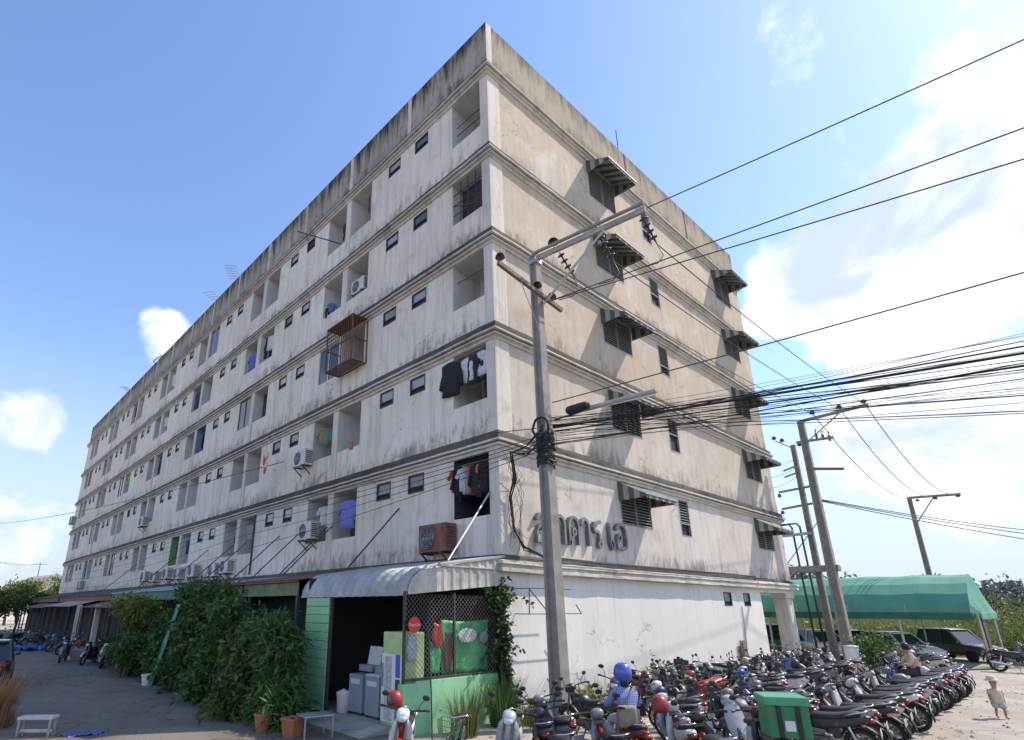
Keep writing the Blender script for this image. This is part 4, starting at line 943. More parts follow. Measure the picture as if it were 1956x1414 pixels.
garment('towel', .15, 7.75, ZC[1]-1.75, (.02,.02,.025), 'black cloth below the blue shirt', 0, .8)
garment('towel', -.05, 7.9, ZC[1]+1.38, (.48,.14,.06), 'small orange cloth on the sill of a second-floor loggia', R(10), .35)
garment('trousers', .05, 17.3, ZC[4]-1.0, (.02,.02,.022), 'black trousers in a fourth-floor loggia right of a pillar', R(20), 1.2)
garment('towel', .05, 16.95, ZC[4]-1.0, (.55,.55,.52), 'striped pale towel beside the black trousers', R(20), 1.0)
garment('shirt', .12, 19.5, ZC[4]-1.2, (.08,.14,.42), 'blue shirt in a fourth-floor loggia left of a pillar', R(10), 1.4)
garment('shirt', .05, 10.4, ZC[3]+1.75, (.10,.16,.38), 'blue bundle of washing on the sill left of the white air conditioner', R(60), .6)
garment('trousers', .0, 10.7, ZC[3]+1.6, (.02,.025,.03), 'black bundle of washing on the sill left of the blue one', R(50), .5)
garment('shirt', .05, 44.8, ZC[2]+3.0, (.10,.42,.06), 'bright green shirt in a far third-floor loggia', 0, 1.5)
garment('shirt', .05, 46.4, ZC[2]+3.0, (.55,.30,.05), 'yellow-orange shirt in a far third-floor loggia', 0, 1.5)
garment('towel', .05, 46.0, ZC[0]+2.9, (.55,.25,.05), 'orange towel in a far loggia of the lowest row', 0, 1.5)
garment('trousers', .05, 46.2, ZC[0]+2.2, (.05,.03,.02), 'dark trousers below the orange towel in the lowest row', 0, 1.2)
garment('jacket', .05, 28.6, ZC[3]+2.6, (.02,.03,.06), 'dark jacket in a far fourth-floor loggia', 0, 1.6)
garment('trousers', .05, 35.6, ZC[2]+2.7, (.03,.03,.04), 'black trousers in a far third-floor loggia', 0, 1.5)
used = {(0,0),(1,0),(0,1),(3,1),(3,2),(2,1),(2,2),(3,3),(3,4)}
rq = random.Random(31); FL = ['first','second','third','fourth','fifth']; ON = ['corner','second','third','fourth','fifth','sixth','seventh','eighth','ninth','tenth','eleventh','twelfth','thirteenth','fourteenth','fifteenth']
PAL = [('grey',(.28,.28,.28)),('white',(.62,.62,.60)),('navy',(.03,.04,.10)),('black',(.02,.02,.022)),('pink',(.50,.22,.24)),('brown',(.16,.09,.06)),('teal',(.06,.22,.22)),('khaki',(.30,.26,.16))]
for k in range(5):
    for i in range(1, len(log_y)):
        if (k, i) in used or rq.random() > .55: continue
        y0_, y1_ = log_y[i]
        nm, c_ = rq.choice(PAL); kd = rq.choice(('shirt','towel','trousers','shirt'))
        garment(kd, rq.uniform(.15,.5), rq.uniform(y0_+.4, y1_-.4), ZC[k+1]-.95, c_, f'{nm} {kd} drying in the {ON[i]} loggia from the corner, {FL[k]} loggia row', R(rq.uniform(-40,60)), rq.uniform(.9,1.2))
        if rq.random() < .6:
            nm2, c2_ = rq.choice(PAL); garment('towel', rq.uniform(.2,.6), rq.uniform(y0_+.3, y1_-.3), ZC[k+1]-1.0, c2_, f'{nm2} towel behind the {nm} {kd} in the {ON[i]} loggia from the corner, {FL[k]} row', R(rq.uniform(-20,40)), rq.uniform(.7,1.1))
# festive ornament dangling from a line
t = empty('hanging_ornament', (-1.0, 13.7, 9.05), 0, 'tattered cream and red cloth ornament dangling from a thin line', 'ornament')
mb = MB(); mb.ell((0,0,-.1),.10,.20,.22,10,6); mb.ell((.02,.02,-.55),.08,.17,.28,10,6); mb.build('cloth_body', mat('cream_cloth',(.62,.52,.38),.9,var=.3,vs=10), t, True)
mb = MB(); mb.ell((-.06,.02,-.3),.06,.08,.30,8,6); mb.ell((-.05,-.1,-.85),.05,.10,.18,8,6); mb.build('red_trim', M_red, t, True); MB().tube([(0,0,.1),(0,0,.9)], .008, 4).build('cord', M_wire, t)
# satellite dish on the gable, roof antennas and dishes
def dish(loc, rz, tilt, r, label):
    t = empty('satellite_dish', loc, rz, label, 'satellite dish', 'satellite dishes'); 
    prof = [(r*q, -.35*r*(1-q*q)) for q in (.02,.25,.5,.75,1)]; mb = MB(); mb.lathe(prof+[(p[0],p[1]-.02) for p in prof[::-1]], n=22, M=Matrix.Translation((0,0,.3)) @ Matrix.Rotation(tilt,4,'Y')); mb.build('reflector', M_acw, t, True)
    MB().tube([(0,0,-.5),(0,0,.0),(.0,0,.15)], .03, 6).build('mast', M_steel, t); MB().tube([(0,0,.1),Vector((math.sin(tilt)*r*1.0,0,.3+math.cos(tilt)*r*1.0))], .015, 5).build('feed_arm', M_steel, t)
dish((1.35,-.62,4.75), R(-60), R(60), .36, 'small round satellite dish on the gable wall above the metal letters')
dish((.8,43.6,24.6), R(215), R(55), .95, 'larger satellite dish on the roof edge, above the middle of the alley facade')
def antenna(loc, rz, h, n, label):
    t = empty('roof_antenna', loc, rz, label, 'antenna', 'television antennas'); MB().tube([(0,0,0),(0,0,h)], .02, 5).build('mast', M_steel, t); MB().bar((-.9,0,h),(.9,0,h),.025).build('boom', M_steel, t)
    mb = MB()
    for i in range(n): x = -.85+1.7*i/(n-1); mb.bar((x,-.45+.02*i,h),(x,.45-.02*i,h),.02)
    mb.build('elements', mat('antenna_red', (.25,.09,.08), .6), t)
antenna((.6,26.7,22.4), R(60), 3.6, 6, 'spiky television antenna on the roof edge, right of the pair'); antenna((.6,30.0,22.4), R(35), 2.9, 6, 'spiky television antenna on the roof edge, left of the pair'); antenna((.6,56,22.4), R(50), 2.9, 9, 'faint antenna near the far end of the roof')
tag(MB().tube([(9.85,.2,22.5),(9.87,.22,25.4)], .022, 6).build('roof_rod', M_framed), 'thin bare rod on the gable roof edge', 'rod')
# empty sign bracket low on the gable wall
t = empty('sign_bracket', (.46,0,2.05), 0, 'empty steel sign frame bolted low on the gable wall behind the pole', 'sign frame')
mb = MB(); 
for a, b in (((.04,-.5,.66),(1.9,-.5,.66)),((.0,-.5,.0),(2.35,-.5,.0)),((.04,-.5,.66),(.0,-.5,.0)),((.04,-.5,.64),(.85,-.5,.0)),((.04,-.5,.66),(.04,-.01,.66)),((0,-.5,0),(0,-.01,0)),((2.35,-.5,.0),(2.1,-.5,.25))): mb.bar(a, b, .022)
mb.build('frame', M_framed, t)

# ============================================================ motorcycles
M_tyre = mat('tyre_rubber', (.022,.021,.02), .9, var=.25, vs=20, dirt=.2, dirtcol=(.12,.10,.08)); M_rim = mat('rim_alloy', (.30,.30,.31), .4, metal=.8, var=.2)
M_seat = mat('seat_vinyl', (.022,.022,.024), .55, var=.2, bump=.05, dirt=.12, dirtcol=(.10,.09,.08)); M_eng = mat('engine_metal', (.16,.155,.15), .55, metal=.7, var=.25, vs=12, dirt=.3)
M_lens = mat('headlight_lens', (.62,.66,.70), .12, spec=.7); M_tail = mat('tail_lens', (.22,.015,.015), .25); M_chr = mat('chrome', (.62,.62,.63), .2, metal=1., var=.1); M_plate = mat('number_plate', (.42,.42,.41), .6, dirt=.3)
M_mir = mat('mirror_glass', (.55,.60,.66), .05, metal=.9); M_amber = mat('amber_lens', (.55,.22,.03), .25)
BODY = {n: mat('bike_'+n, c, .42, var=.12, vs=6, dirt=.34, dirtcol=(.19,.165,.135), ds=7, coat=.12) for n, c in dict(black=(.022,.022,.025), white=(.66,.66,.65), red=(.30,.03,.03), blue=(.05,.10,.36), grey=(.20,.21,.22), silver=(.45,.46,.47), green=(.16,.30,.07), darkred=(.16,.02,.025), navy=(.03,.045,.11), cream=(.55,.49,.38)).items()}
def arc_strip(cx, cz, r, a0, a1, w, n=10, th=.012):
    rings = []
    for i in range(n+1):
        a = R(a0+(a1-a0)*i/n); c, s = math.cos(a), math.sin(a)
        rings.append([(cx+c*r,-w,cz+s*r-.02),(cx+c*(r+.02),-w*.55,cz+s*(r+.02)),(cx+c*(r+.02),w*.55,cz+s*(r+.02)),(cx+c*r,w,cz+s*r-.02),(cx+c*(r-th),w*.5,cz+s*(r-th)),(cx+c*(r-th),-w*.5,cz+s*(r-th))])
    return MB().ring(rings)
def bike_meshes():
    d = {}
    t = MB(); n, k = 26, 8; rings = []
    for i in range(n+1):
        a = 2*math.pi*i/n; rings.append([((.245+.045*math.cos(2*math.pi*j/k))*math.cos(a), .042*math.sin(2*math.pi*j/k), (.245+.045*math.cos(2*math.pi*j/k))*math.sin(a)) for j in range(k)])
    t.ring(rings, cap=False); d['wheel'] = t.mesh('wheel', True)
    t = MB(); t.tube([(.205*math.cos(2*math.pi*i/24), 0, .205*math.sin(2*math.pi*i/24)) for i in range(25)], .016, 6, cap=False); t.lathe([(.01,-.06),(.06,-.055),(.06,.055),(.01,.06)], n=12, axis='Y')
    for i in range(12): a = i*math.pi/6; t.bar((.05*math.cos(a),.03*(-1)**i,.05*math.sin(a)),(.2*math.cos(a+.2),0,.2*math.sin(a+.2)),.010)
    d['rim'] = t.mesh('rim')
    d['fork'] = MB().tube([(.61,.075,.29),(.53,.075,.55),(.43,.07,.90)],[.022,.024,.02],7).tube([(.61,-.075,.29),(.53,-.075,.55),(.43,-.07,.90)],[.022,.024,.02],7).bar((.43,-.09,.86),(.43,.09,.86),.05).mesh('fork')
    d['front_fender'] = arc_strip(.61,.29,.325,20,165,.062).mesh('front_fender', True)
    d['headlight_cowl'] = MB().loft([(.33,.98,.03,.03),(.36,.985,.10,.07),(.44,.97,.115,.095),(.53,.94,.09,.085),(.575,.92,.05,.05)],14).mesh('headlight_cowl', True)
    d['headlight'] = MB().loft([(.535,.925,.082,.06),(.575,.915,.068,.048),(.595,.91,.03,.02)],12).mesh('headlight', True)
    d['handlebar'] = MB().tube([(.30,.37,1.04),(.36,.22,1.03),(.40,.0,1.00),(.36,-.22,1.03),(.30,-.37,1.04)],[.018,.014,.014,.014,.018],7).tube([(.31,.36,1.04),(.28,.40,1.035),(.25,.42,1.03)],.021,7).tube([(.31,-.36,1.04),(.28,-.40,1.035),(.25,-.42,1.03)],.021,7).bar((.38,.2,1.03),(.33,.36,1.05),.012).bar((.38,-.2,1.03),(.33,-.36,1.05),.012).mesh('handlebar')
    for sg, nm in ((1,'ml'),(-1,'mr')):
        d[nm] = MB().tube([(.35,.24*sg,1.03),(.34,.27*sg,1.13),(.32,.33*sg,1.20)],.007,5).ell((.32,.35*sg,1.235),.014,.065,.045,12,6).mesh('mirror', True)
        ls = []
        for (x, z, yi, yo) in ((.47,.90,.03,.10),(.43,.80,.05,.16),(.38,.66,.07,.20),(.33,.50,.09,.215),(.27,.36,.10,.20),(.20,.30,.10,.17)):
            ls.append([(x,yi*sg,z),(x-.015,(yi+yo)/2*sg,z+.005),(x-.06,yo*sg,z),(x-.075,yo*sg,z-.01),(x-.03,(yi+yo)/2*sg,z-.01),(x-.02,yi*sg,z-.01)])
        d['ls'+nm] = MB().ring(ls).mesh('leg_shield', True)
        d['shock'+nm] = MB().tube([(-.56,.12*sg,.32),(-.46,.13*sg,.62)],.028,8).tube([(-.56,.12*sg,.32),(-.46,.13*sg,.62)],.012,6).mesh('shock_absorber')
        d['peg'+nm] = MB().tube([(.05,.10*sg,.30),(.05,.28*sg,.31)],.016,6).mesh('footpeg')
        d['ind'+nm] = MB().ell((-.70,.13*sg,.66),.04,.025,.022,8,5).mesh('indicator', True)
    d['main_tube'] = MB().loft([(.44,.78,.05,.09),(.30,.60,.055,.09),(.12,.50,.06,.08),(-.05,.50,.07,.09)],10).mesh('main_tube', True)
    d['engine'] = MB().bbox(-.16,.14,-.12,.12,.22,.40,.03).lathe([(.07,.10),(.085,.12),(.085,.30),(.05,.32)],(0,0,.31),10,'X').lathe([(.03,-.15),(.10,-.14),(.10,.14),(.03,.15)],(-.03,0,.30),14,'Y').mesh('engine')
    d['seat'] = MB().loft([(.14,.70,.07,.03),(.10,.735,.10,.05),(-.05,.74,.125,.055),(-.28,.755,.135,.055),(-.48,.80,.13,.05),(-.62,.825,.10,.045),(-.68,.83,.04,.02)],14).mesh('seat', True)
    d['tail_body'] = MB().loft([(.17,.60,.06,.08),(.08,.62,.125,.11),(-.12,.62,.145,.12),(-.35,.665,.15,.105),(-.58,.715,.125,.085),(-.74,.755,.085,.055),(-.82,.775,.04,.025)],14,3).mesh('tail_body', True)
    d['rear_fender'] = arc_strip(-.61,.29,.33,30,185,.07).mesh('rear_fender', True)
    d['tail_light'] = MB().loft([(-.76,.735,.075,.045),(-.83,.725,.065,.04),(-.865,.715,.03,.02)],10).mesh('tail_light', True)
    d['number_plate'] = MB().bbox(-.925,-.917,-.10,.10,.47,.60,.003,M=None).mesh('number_plate')
    d['exhaust'] = MB().tube([(.12,-.09,.26),(.0,-.14,.22),(-.20,-.17,.26)],.02,7).tube([(-.20,-.17,.26),(-.28,-.175,.275),(-.74,-.185,.37),(-.86,-.185,.395)],[.022,.05,.058,.035],12).mesh('exhaust', True)
    d['swingarm'] = MB().bar((-.10,.10,.30),(-.61,.09,.29),.04).bar((-.10,-.10,.30),(-.61,-.09,.29),.04).bar((.0,.13,.27),(.02,.30,.0),.022).mesh('swingarm')
    d['grab_rail'] = MB().tube([(-.42,.14,.80),(-.62,.15,.87),(-.76,.09,.89),(-.78,0,.89),(-.76,-.09,.89),(-.62,-.15,.87),(-.42,-.14,.80)],.012,6).mesh('grab_rail', True)
    b = MB()
    for i in range(8):
        a = i/7; b.bar((.62-.0,-.15+.30*a,.86),(.60,-.15+.30*a,1.08),.006); b.bar((.80,-.15+.30*a,.88),(.86,-.15+.30*a,1.10),.006)
    for x0_, z in ((.62,.86),(.61,.97),(.60,1.08)):
        x1_ = x0_+.20+(z-.86)*.25; b.bar((x0_,-.15,z),(x1_,-.15,z),.008); b.bar((x0_,.15,z),(x1_,.15,z),.008); b.bar((x0_,-.15,z),(x0_,.15,z),.008); b.bar((x1_,-.15,z),(x1_,.15,z),.008)
    d['basket'] = b.mesh('basket')
    d['apron'] = MB().ring([[(x+.03,-w*.35,z),(x+.05,0,z),(x+.03,w*.35,z),(x-.05,w,z-.01),(x-.08,w*.9,z-.01),(x-.02,0,z-.01),(x-.08,-w*.9,z-.01),(x-.05,-w,z-.01)] for x, z, w in ((.42,.94,.10),(.42,.86,.16),(.40,.72,.20),(.37,.55,.20),(.33,.40,.185),(.28,.31,.15))]).mesh('apron', True)
    d['floorboard'] = MB().bbox(-.12,.34,-.17,.17,.25,.32,.02).mesh('floorboard')
    d['fat_tail'] = MB().loft([(-.10,.42,.10,.12),(-.16,.46,.16,.18),(-.35,.50,.18,.20),(-.58,.56,.165,.16),(-.74,.64,.12,.10),(-.82,.68,.05,.04)],16,2.8).mesh('tail_body', True)
    d['fat_seat'] = MB().loft([(-.06,.68,.08,.03),(-.12,.715,.13,.05),(-.32,.73,.15,.055),(-.55,.76,.145,.05),(-.72,.775,.08,.035)],14).mesh('seat', True)
    d['tank'] = MB().loft([(.36,.72,.06,.06),(.28,.78,.13,.10),(.08,.79,.14,.11),(-.05,.74,.09,.06)],14).mesh('fuel_tank', True)
    d['fairing'] = MB().loft([(.62,.80,.05,.05),(.52,.86,.13,.12),(.38,.88,.17,.14),(.28,.80,.16,.16),(.16,.62,.14,.14)],14).mesh('fairing', True)
    d['crate'] = MB().bbox(-.80,-.46,-.17,.17,.80,1.06,.02).mesh('top_box')
    return d
BM_ = bike_meshes()
def motorbike(x, y, rz, body, second=None, label='', lean=7, seatm=None, basket=False, s=1.0, mirrors=True, group='parked motorcycles', style=None):
    style = style if style is not None else (len(label)*7+int(abs(x)*13)) % 5
    t = empty('motorcycle', (x,y,GZ), rz, label, 'motorcycle', group)
    t.rotation_euler = Matrix.Rotation(rz,3,'Z').__matmul__(Matrix.Rotation(R(-lean),3,'X')).to_euler(); t.scale = (s,s,s)
    B = BODY[body]; S = BODY[second or body]
    def add(key, m, parent=t, loc=None, name=None):
        me = BM_[key]
        o = bpy.data.objects.new(name or me.name.split('.')[0], me); COL.objects.link(o); o.parent = parent
        if not me.materials: me.materials.append(m)
        o.material_slots[0].link = 'OBJECT'; o.material_slots[0].material = m
        if loc: o.location = loc
        return o
    for wx in (.61,-.61):
        w = add('wheel', M_tyre, t, (wx,0,.29 if style not in (1,4) else .245)); add('rim', M_rim, w)
        if style in (1,4): w.scale = (.85,1.25,.85)
    for k_, m in (('fork',M_eng),('front_fender',S),('headlight_cowl',B),('headlight',M_lens),('handlebar',M_black),('lsml',B),('lsmr',B),('main_tube',S),('engine',M_eng),('seat',seatm or M_seat),('tail_body',B),('rear_fender',M_black),('tail_light',M_tail),('number_plate',M_plate),('exhaust',M_chr if (len(label) % 2) else M_eng),('swingarm',M_eng),('grab_rail',M_chr),('shockml',M_chr),('shockmr',M_chr),('pegml',M_eng),('pegmr',M_eng),('indml',M_amber),('indmr',M_amber)):
        if style in (1,4): k_ = {'lsml':'apron','lsmr':'floorboard','main_tube':None,'seat':'fat_seat','tail_body':'fat_tail'}.get(k_, k_)
        if style == 2: k_ = {'lsml':'tank','lsmr':None}.get(k_, k_)
        if style == 3 and k_ == 'grab_rail' and not seatm and len(label) % 4 == 0: add('crate', M_black)
        if k_: add(k_, m)
    if mirrors: add('ml', M_black); add('mr', M_black)
    if basket: add('basket', M_black)
    return t
rr = random.Random(21)
ORD = ['nearest','second','third','fourth','fifth','sixth','seventh','eighth','ninth','tenth','eleventh','twelfth','thirteenth','fourteenth','fifteenth','sixteenth','seventeenth','eighteenth']
# row with tails towards the lane
cols = ['black','grey','black','silver','black','white','navy','black','silver','black','grey','blue','black','white','silver','black','grey']
for i in range(17):
    motorbike(1.75+.83*i+rr.uniform(-.08,.08), -6.55+.02*i+rr.uniform(-.12,.12), R(96+rr.uniform(-6,6)), cols[i], rr.choice((None,None,'silver','grey')), f'{cols[i]} motorcycle, {ORD[i]} in the row with tails towards the lane', basket=(i % 6 == 4), mirrors=(i > 2))
# middle row, noses to the wall
cols = ['blue','silver','black','white','navy','black','blue','grey','black','silver','black','white']
for i in range(12):
    motorbike(5.9+.88*i+rr.uniform(-.12,.12), -3.75+.03*i+rr.uniform(-.3,.3), R(80+rr.uniform(-22,22)), cols[i], rr.choice((None,'white','silver')), f'{cols[i]} motorcycle, {ORD[i]} from the camera in the middle row', basket=(i % 4 == 1))
# row against the gable wall
cols = ['grey','black','grey','black','silver','cream','black','navy','grey','black','white','black','black','grey']
for i in range(14):
    motorbike(5.4+.92*i+rr.uniform(-.15,.15), -1.65+rr.uniform(-.2,.2), R(262+rr.uniform(-25,25)), cols[i], rr.choice((None,'black')), f'{cols[i]} motorcycle, {ORD[i]} from the camera in the row against the gable wall', lean=rr.choice((7,-6,9)), basket=(i % 3 == 0))
for i in range(6):
    c_ = ['black','silver','white','black','grey','blue'][i]
    motorbike(17.0+1.0*i, -5.1+rr.uniform(-.4,.4), R(60+rr.uniform(-30,30)), c_, None, f'{c_} motorcycle, {ORD[i]} of the loose group beyond the transformer pole')
# single bikes in front
motorbike(4.35,-3.05, R(163), 'red', 'cream', 'old red motorcycle with red seat and green tank stripe, side-on before the wall', lean=5, seatm=BODY['red'], s=1.05, style=0)
motorbike(1.25,-2.35, R(200), 'navy', 'white', 'dark navy scooter with white stripe and tall mirrors behind the helmeted rider', lean=8, s=1.05)
motorbike(-1.35,-5.35, R(38), 'white', 'red', 'white and red scooter beside the helmeted rider, tail to the camera', lean=6, style=0)
motorbike(-2.15,-4.72, R(52), 'darkred', 'silver', 'dark red scooter carrying the helmeted rider', lean=0, style=0)
motorbike(-1.95,-6.15, R(45), 'black', 'darkred', 'black and dark red motorcycle at the bottom edge left of the green delivery box', lean=7)
motorbike(.35,-5.75, R(55), 'silver', 'blue', 'silver and blue motorcycle behind the green delivery box', lean=7)
bx = motorbike(-.80,-6.56, R(35), 'black', 'navy', 'black motorcycle carrying the green delivery box', lean=6, style=0)
motorbike(2.4,-4.6, R(60), 'black', 'silver', 'black and silver motorcycle between the box bike and the red one', lean=8)
motorbike(3.9,-4.75, R(75), 'blue', 'white', 'blue and white motorcycle beyond the box bike', lean=8)
motorbike(-5.0,-2.05, R(225), 'white', 'red', 'white scooter with a red basket cloth in front of the shack', lean=6)
motorbike(-3.75,-3.35, R(215), 'silver', 'white', 'pale silver scooter at the bottom edge right of the bicycle', lean=8)
motorbike(-3.55,-4.30, R(60), 'black', 'blue', 'black and blue motorcycle cut by the bottom edge in front of the near pole', lean=8)
motorbike(-2.95,-4.95, R(50), 'grey', 'red', 'grey motorcycle with red tank at the bottom edge left of the helmeted rider', lean=7)
motorbike(28.3,-7.1, R(300), 'grey', 'black', 'grey scooter parked alone by the right end of the green canopy', lean=6, s=1.1)
motorbike(25.2,-7.6, R(280), 'black', None, 'black scooter parked alone at the right edge by the canopy post', lean=6, s=1.1)
for x_, y_, a_, c_, c2, lab in ((-3.05,-3.75,40,'black','grey','black motorcycle behind the near pole bikes, left of the rider'),(-2.35,-3.35,65,'grey','black','grey motorcycle behind the rider beside the near pole'),(-1.0,-4.05,50,'black','silver','black motorcycle just right of the rider'),(-.45,-4.75,45,'silver','black','silver motorcycle second to the right of the rider'),(.55,-4.3,62,'navy','white','navy motorcycle in front of the old red one'),(-.35,-2.75,80,'black',None,'black motorcycle between the near pole and the navy scooter'),(1.55,-3.75,75,'white','blue','white and blue motorcycle before the old red one'),(2.9,-3.85,70,'black','grey','black motorcycle touching the old red one'),(1.35,-5.35,58,'grey','black','grey motorcycle behind the box bike'),(2.55,-5.55,70,'black','silver','black motorcycle left of the tail row'),(3.4,-1.55,255,'darkred','black','dark red motorcycle against the wall, left end'),(4.45,-1.5,262,'black','grey','black motorcycle against the wall beside the dark red one'),(3.55,-5.2,80,'grey','blue','grey and blue motorcycle at the head of the tail row'),(4.9,-4.6,78,'silver','black','silver motorcycle between the middle and tail rows')):
    motorbike(x_, y_, R(a_), c_, c2, lab, lean=7)
# alley bikes
motorbike(-5.75,24.6, R(250), 'navy', 'grey', 'dark scooter facing the camera in the alley shade', lean=6)
motorbike(-4.4,26.6, R(180), 'red', 'black', 'red motorcycle side-on in the alley shade', lean=6, s=1.1)
motorbike(-4.85,20.5, R(255), 'silver', 'black', 'grey scooter facing the camera by the potted plants in the alley', lean=5)
motorbike(-4.6,29.5, R(200), 'black', 'darkred', 'black motorcycle behind the red one in the alley', lean=6)
motorbike(-6.1,42.0, R(230), 'black', None, 'black motorcycle far down the alley on the left', lean=6)
motorbike(-7.2,41.0, R(250), 'black', None, 'black motorcycle at the far left edge of the alley', lean=6)
motorbike(-5.2,40.2, R(215), 'grey', None, 'grey motorcycle beside the two black ones far down the alley', lean=6); motorbike(-4.6,33.0, R(190), 'blue', 'black', 'blue motorcycle under the grey sheet awning in the alley', lean=6); motorbike(-5.0,22.6, R(235), 'black', 'silver', 'black and silver motorcycle between the grey scooter and the dark one in the alley', lean=6)
# green delivery box with straps
M_dbox = mat('delivery_box_green', (.035,.21,.085), .55, var=.08, dirt=.12); M_dboxl = mat('delivery_box_lid', (.08,.32,.18), .5, var=.08)
t = empty('delivery_box', (-1.30,-6.92,.36), R(35), 'bright green padded delivery box strapped on the rear of a motorcycle', 'delivery box')
MB().bbox(-.26,.26,-.29,.29,.0,.44,.025).build('box_body', M_dbox, t); MB().bbox(-.285,.285,-.315,.315,.44,.57,.03).build('lid', M_dboxl, t)
for y in (-.13,.13): MB().bbox(-.29,-.262,y-.03,y+.03,.01,.44,.004).build('strap', M_black, t)
MB().bbox(-.268,-.262,-.07,.07,.10,.24,.002).build('print', M_white, t)
# loose helmets
def helmet(loc, m, label, rz=0, tilt=0):
    t = empty('helmet', loc, rz, label, 'helmet', 'loose helmets'); t.rotation_euler = (0, tilt, rz)
    MB().lathe([(.10,-.13),(.135,-.10),(.145,0),(.13,.08),(.09,.13),(.04,.15),(.01,.152)], n=18).build('shell', m, t, True)
    MB().ell((.09,0,-.02),.075,.10,.055,12,6).build('visor', M_glassd, t, True)
    return t
helmet((-1.72,-5.12,.62), BODY['red'], 'red helmet resting on the scooter beside the rider', R(30), .2)
helmet((-5.05,-1.95,.66), BODY['red'], 'red helmet on the white scooter in front of the shack', R(200), .1)
helmet((9.9,-3.6,.5), BODY['black'], 'black helmet on a seat in the middle row')
# ============================================================ bicycle
def bicycle(x, y, rz, label):
    t = empty('bicycle', (x,y,GZ), rz, label, 'bicycle'); t.rotation_euler = (R(-7), 0, rz)
    for wx in (.52,-.52):
        w = MB().tube([(.33*math.cos(2*math.pi*i/28), 0, .33*math.sin(2*math.pi*i/28)) for i in range(29)], .022, 7, cap=False).build('wheel', M_tyre, t, True); w.location = (wx,0,.35)
        mb = MB(); mb.tube([(.305*math.cos(2*math.pi*i/24), 0, .305*math.sin(2*math.pi*i/24)) for i in range(25)], .010, 5, cap=False)
        for i in range(16): a = i*math.pi/8; mb.bar((0,.02*(-1)**i,0),(.30*math.cos(a+.15),0,.30*math.sin(a+.15)),.004)
        mb.build('spokes', M_chr, w)
    f = MB()
    for a, b in (((.40,.80),(-.02,.30)),((.41,.74),(-.10,.62)),((-.02,.30),(-.16,.80)),((-.02,.30),(-.52,.35)),((-.13,.66),(-.52,.35)),((.42,.88),(.52,.35))): f.tube([(a[0],0,a[1]),(b[0],0,b[1])], .018, 7)
    f.build('frame', BODY['black'], t); MB().loft([(-.34,.85,.06,.03),(-.28,.86,.09,.04),(-.18,.86,.07,.035),(.0,.85,.02,.02)],10).build('saddle', M_seat, t, True)
    MB().tube([(.26,.27,.98),(.36,.2,.99),(.42,.0,.94),(.36,-.2,.99),(.26,-.27,.98)], .013, 6).build('handlebar', M_chr, t, True)
    mb = MB(); 
    for i in range(9): a = i/8; mb.bar((.50,-.16+.32*a,.68),(.47,-.17+.34*a,.95),.006); mb.bar((.74,-.13+.26*a,.70),(.80,-.17+.34*a,.95),.006); mb.bar((.50+.24*a,-.13,.68),(.47+.33*a,-.17,.95),.006); mb.bar((.50+.24*a,.13,.68),(.47+.33*a,.17,.95),.006)
    for z in (.70,.80,.95): e = (z-.68)*.15; mb.bar((.49-e*.1,-.13-e,z),(.75+e*.8,-.13-e,z),.008); mb.bar((.49,.13+e,z),(.75+e*.8,.13+e,z),.008); mb.bar((.75+e*.8,-.13-e,z),(.75+e*.8,.13+e,z),.008); mb.bar((.49,-.13-e,z),(.49,.13+e,z),.008)
    mb.build('basket', mat('green_wire', (.10,.20,.12), .5), t); MB().lathe([(.02,-.03),(.09,-.02),(.09,.02),(.02,.03)],(-.02,-.05,.30),16,'Y').bar((-.02,-.08,.30),(.12,-.08,.22),.02).bar((-.02,.06,.30),(-.16,.06,.38),.02).build('crank', M_eng, t)
    arc = arc_strip(.52,.35,.37,40,150,.03).build('front_mudguard', BODY['black'], t, True)
bicycle(-4.42,-2.75, R(214), 'black bicycle with a green wire basket leaning in front of the low green wall')
# ============================================================ people
def skin(name, joints, bones, mat_, parent, sub=1):
    """one continuous body: joints {name:(x,y,z,radius)}, bones [(a,b)]"""
    ks = list(joints); me = bpy.data.meshes.new(name); me.from_pydata([joints[k][:3] for k in ks], [(ks.index(a), ks.index(b)) for a, b in bones], [])
    o = bpy.data.objects.new(name, me); COL.objects.link(o); sm = o.modifiers.new('skin', 'SKIN'); sm.use_smooth_shade = True
    if not me.skin_vertices: me.skin_vertices.new()
    for i, k in enumerate(ks):
        r_ = joints[k][3]; rr_ = r_ if isinstance(r_, tuple) else (r_, r_); me.skin_vertices[0].data[i].radius = rr_; me.skin_vertices[0].data[i].use_root = (i == 0)
    ss = o.modifiers.new('sub', 'SUBSURF'); ss.levels = sub+1; ss.render_levels = sub+1
    dg = bpy.context.evaluated_depsgraph_get(); new = bpy.data.meshes.new_from_object(o.evaluated_get(dg)); bpy.data.objects.remove(o); new.name = name
    new.materials.clear(); new.materials.append(mat_); new.polygons.foreach_set('use_smooth', [True]*len(new.polygons))
    return obj(name, new, mat_, parent)
M_skin = mat('skin', (.38,.21,.14), .6, var=.06); M_hair = mat('black_hair', (.012,.011,.011), .5, var=.3, vs=30)
M_plaid = None
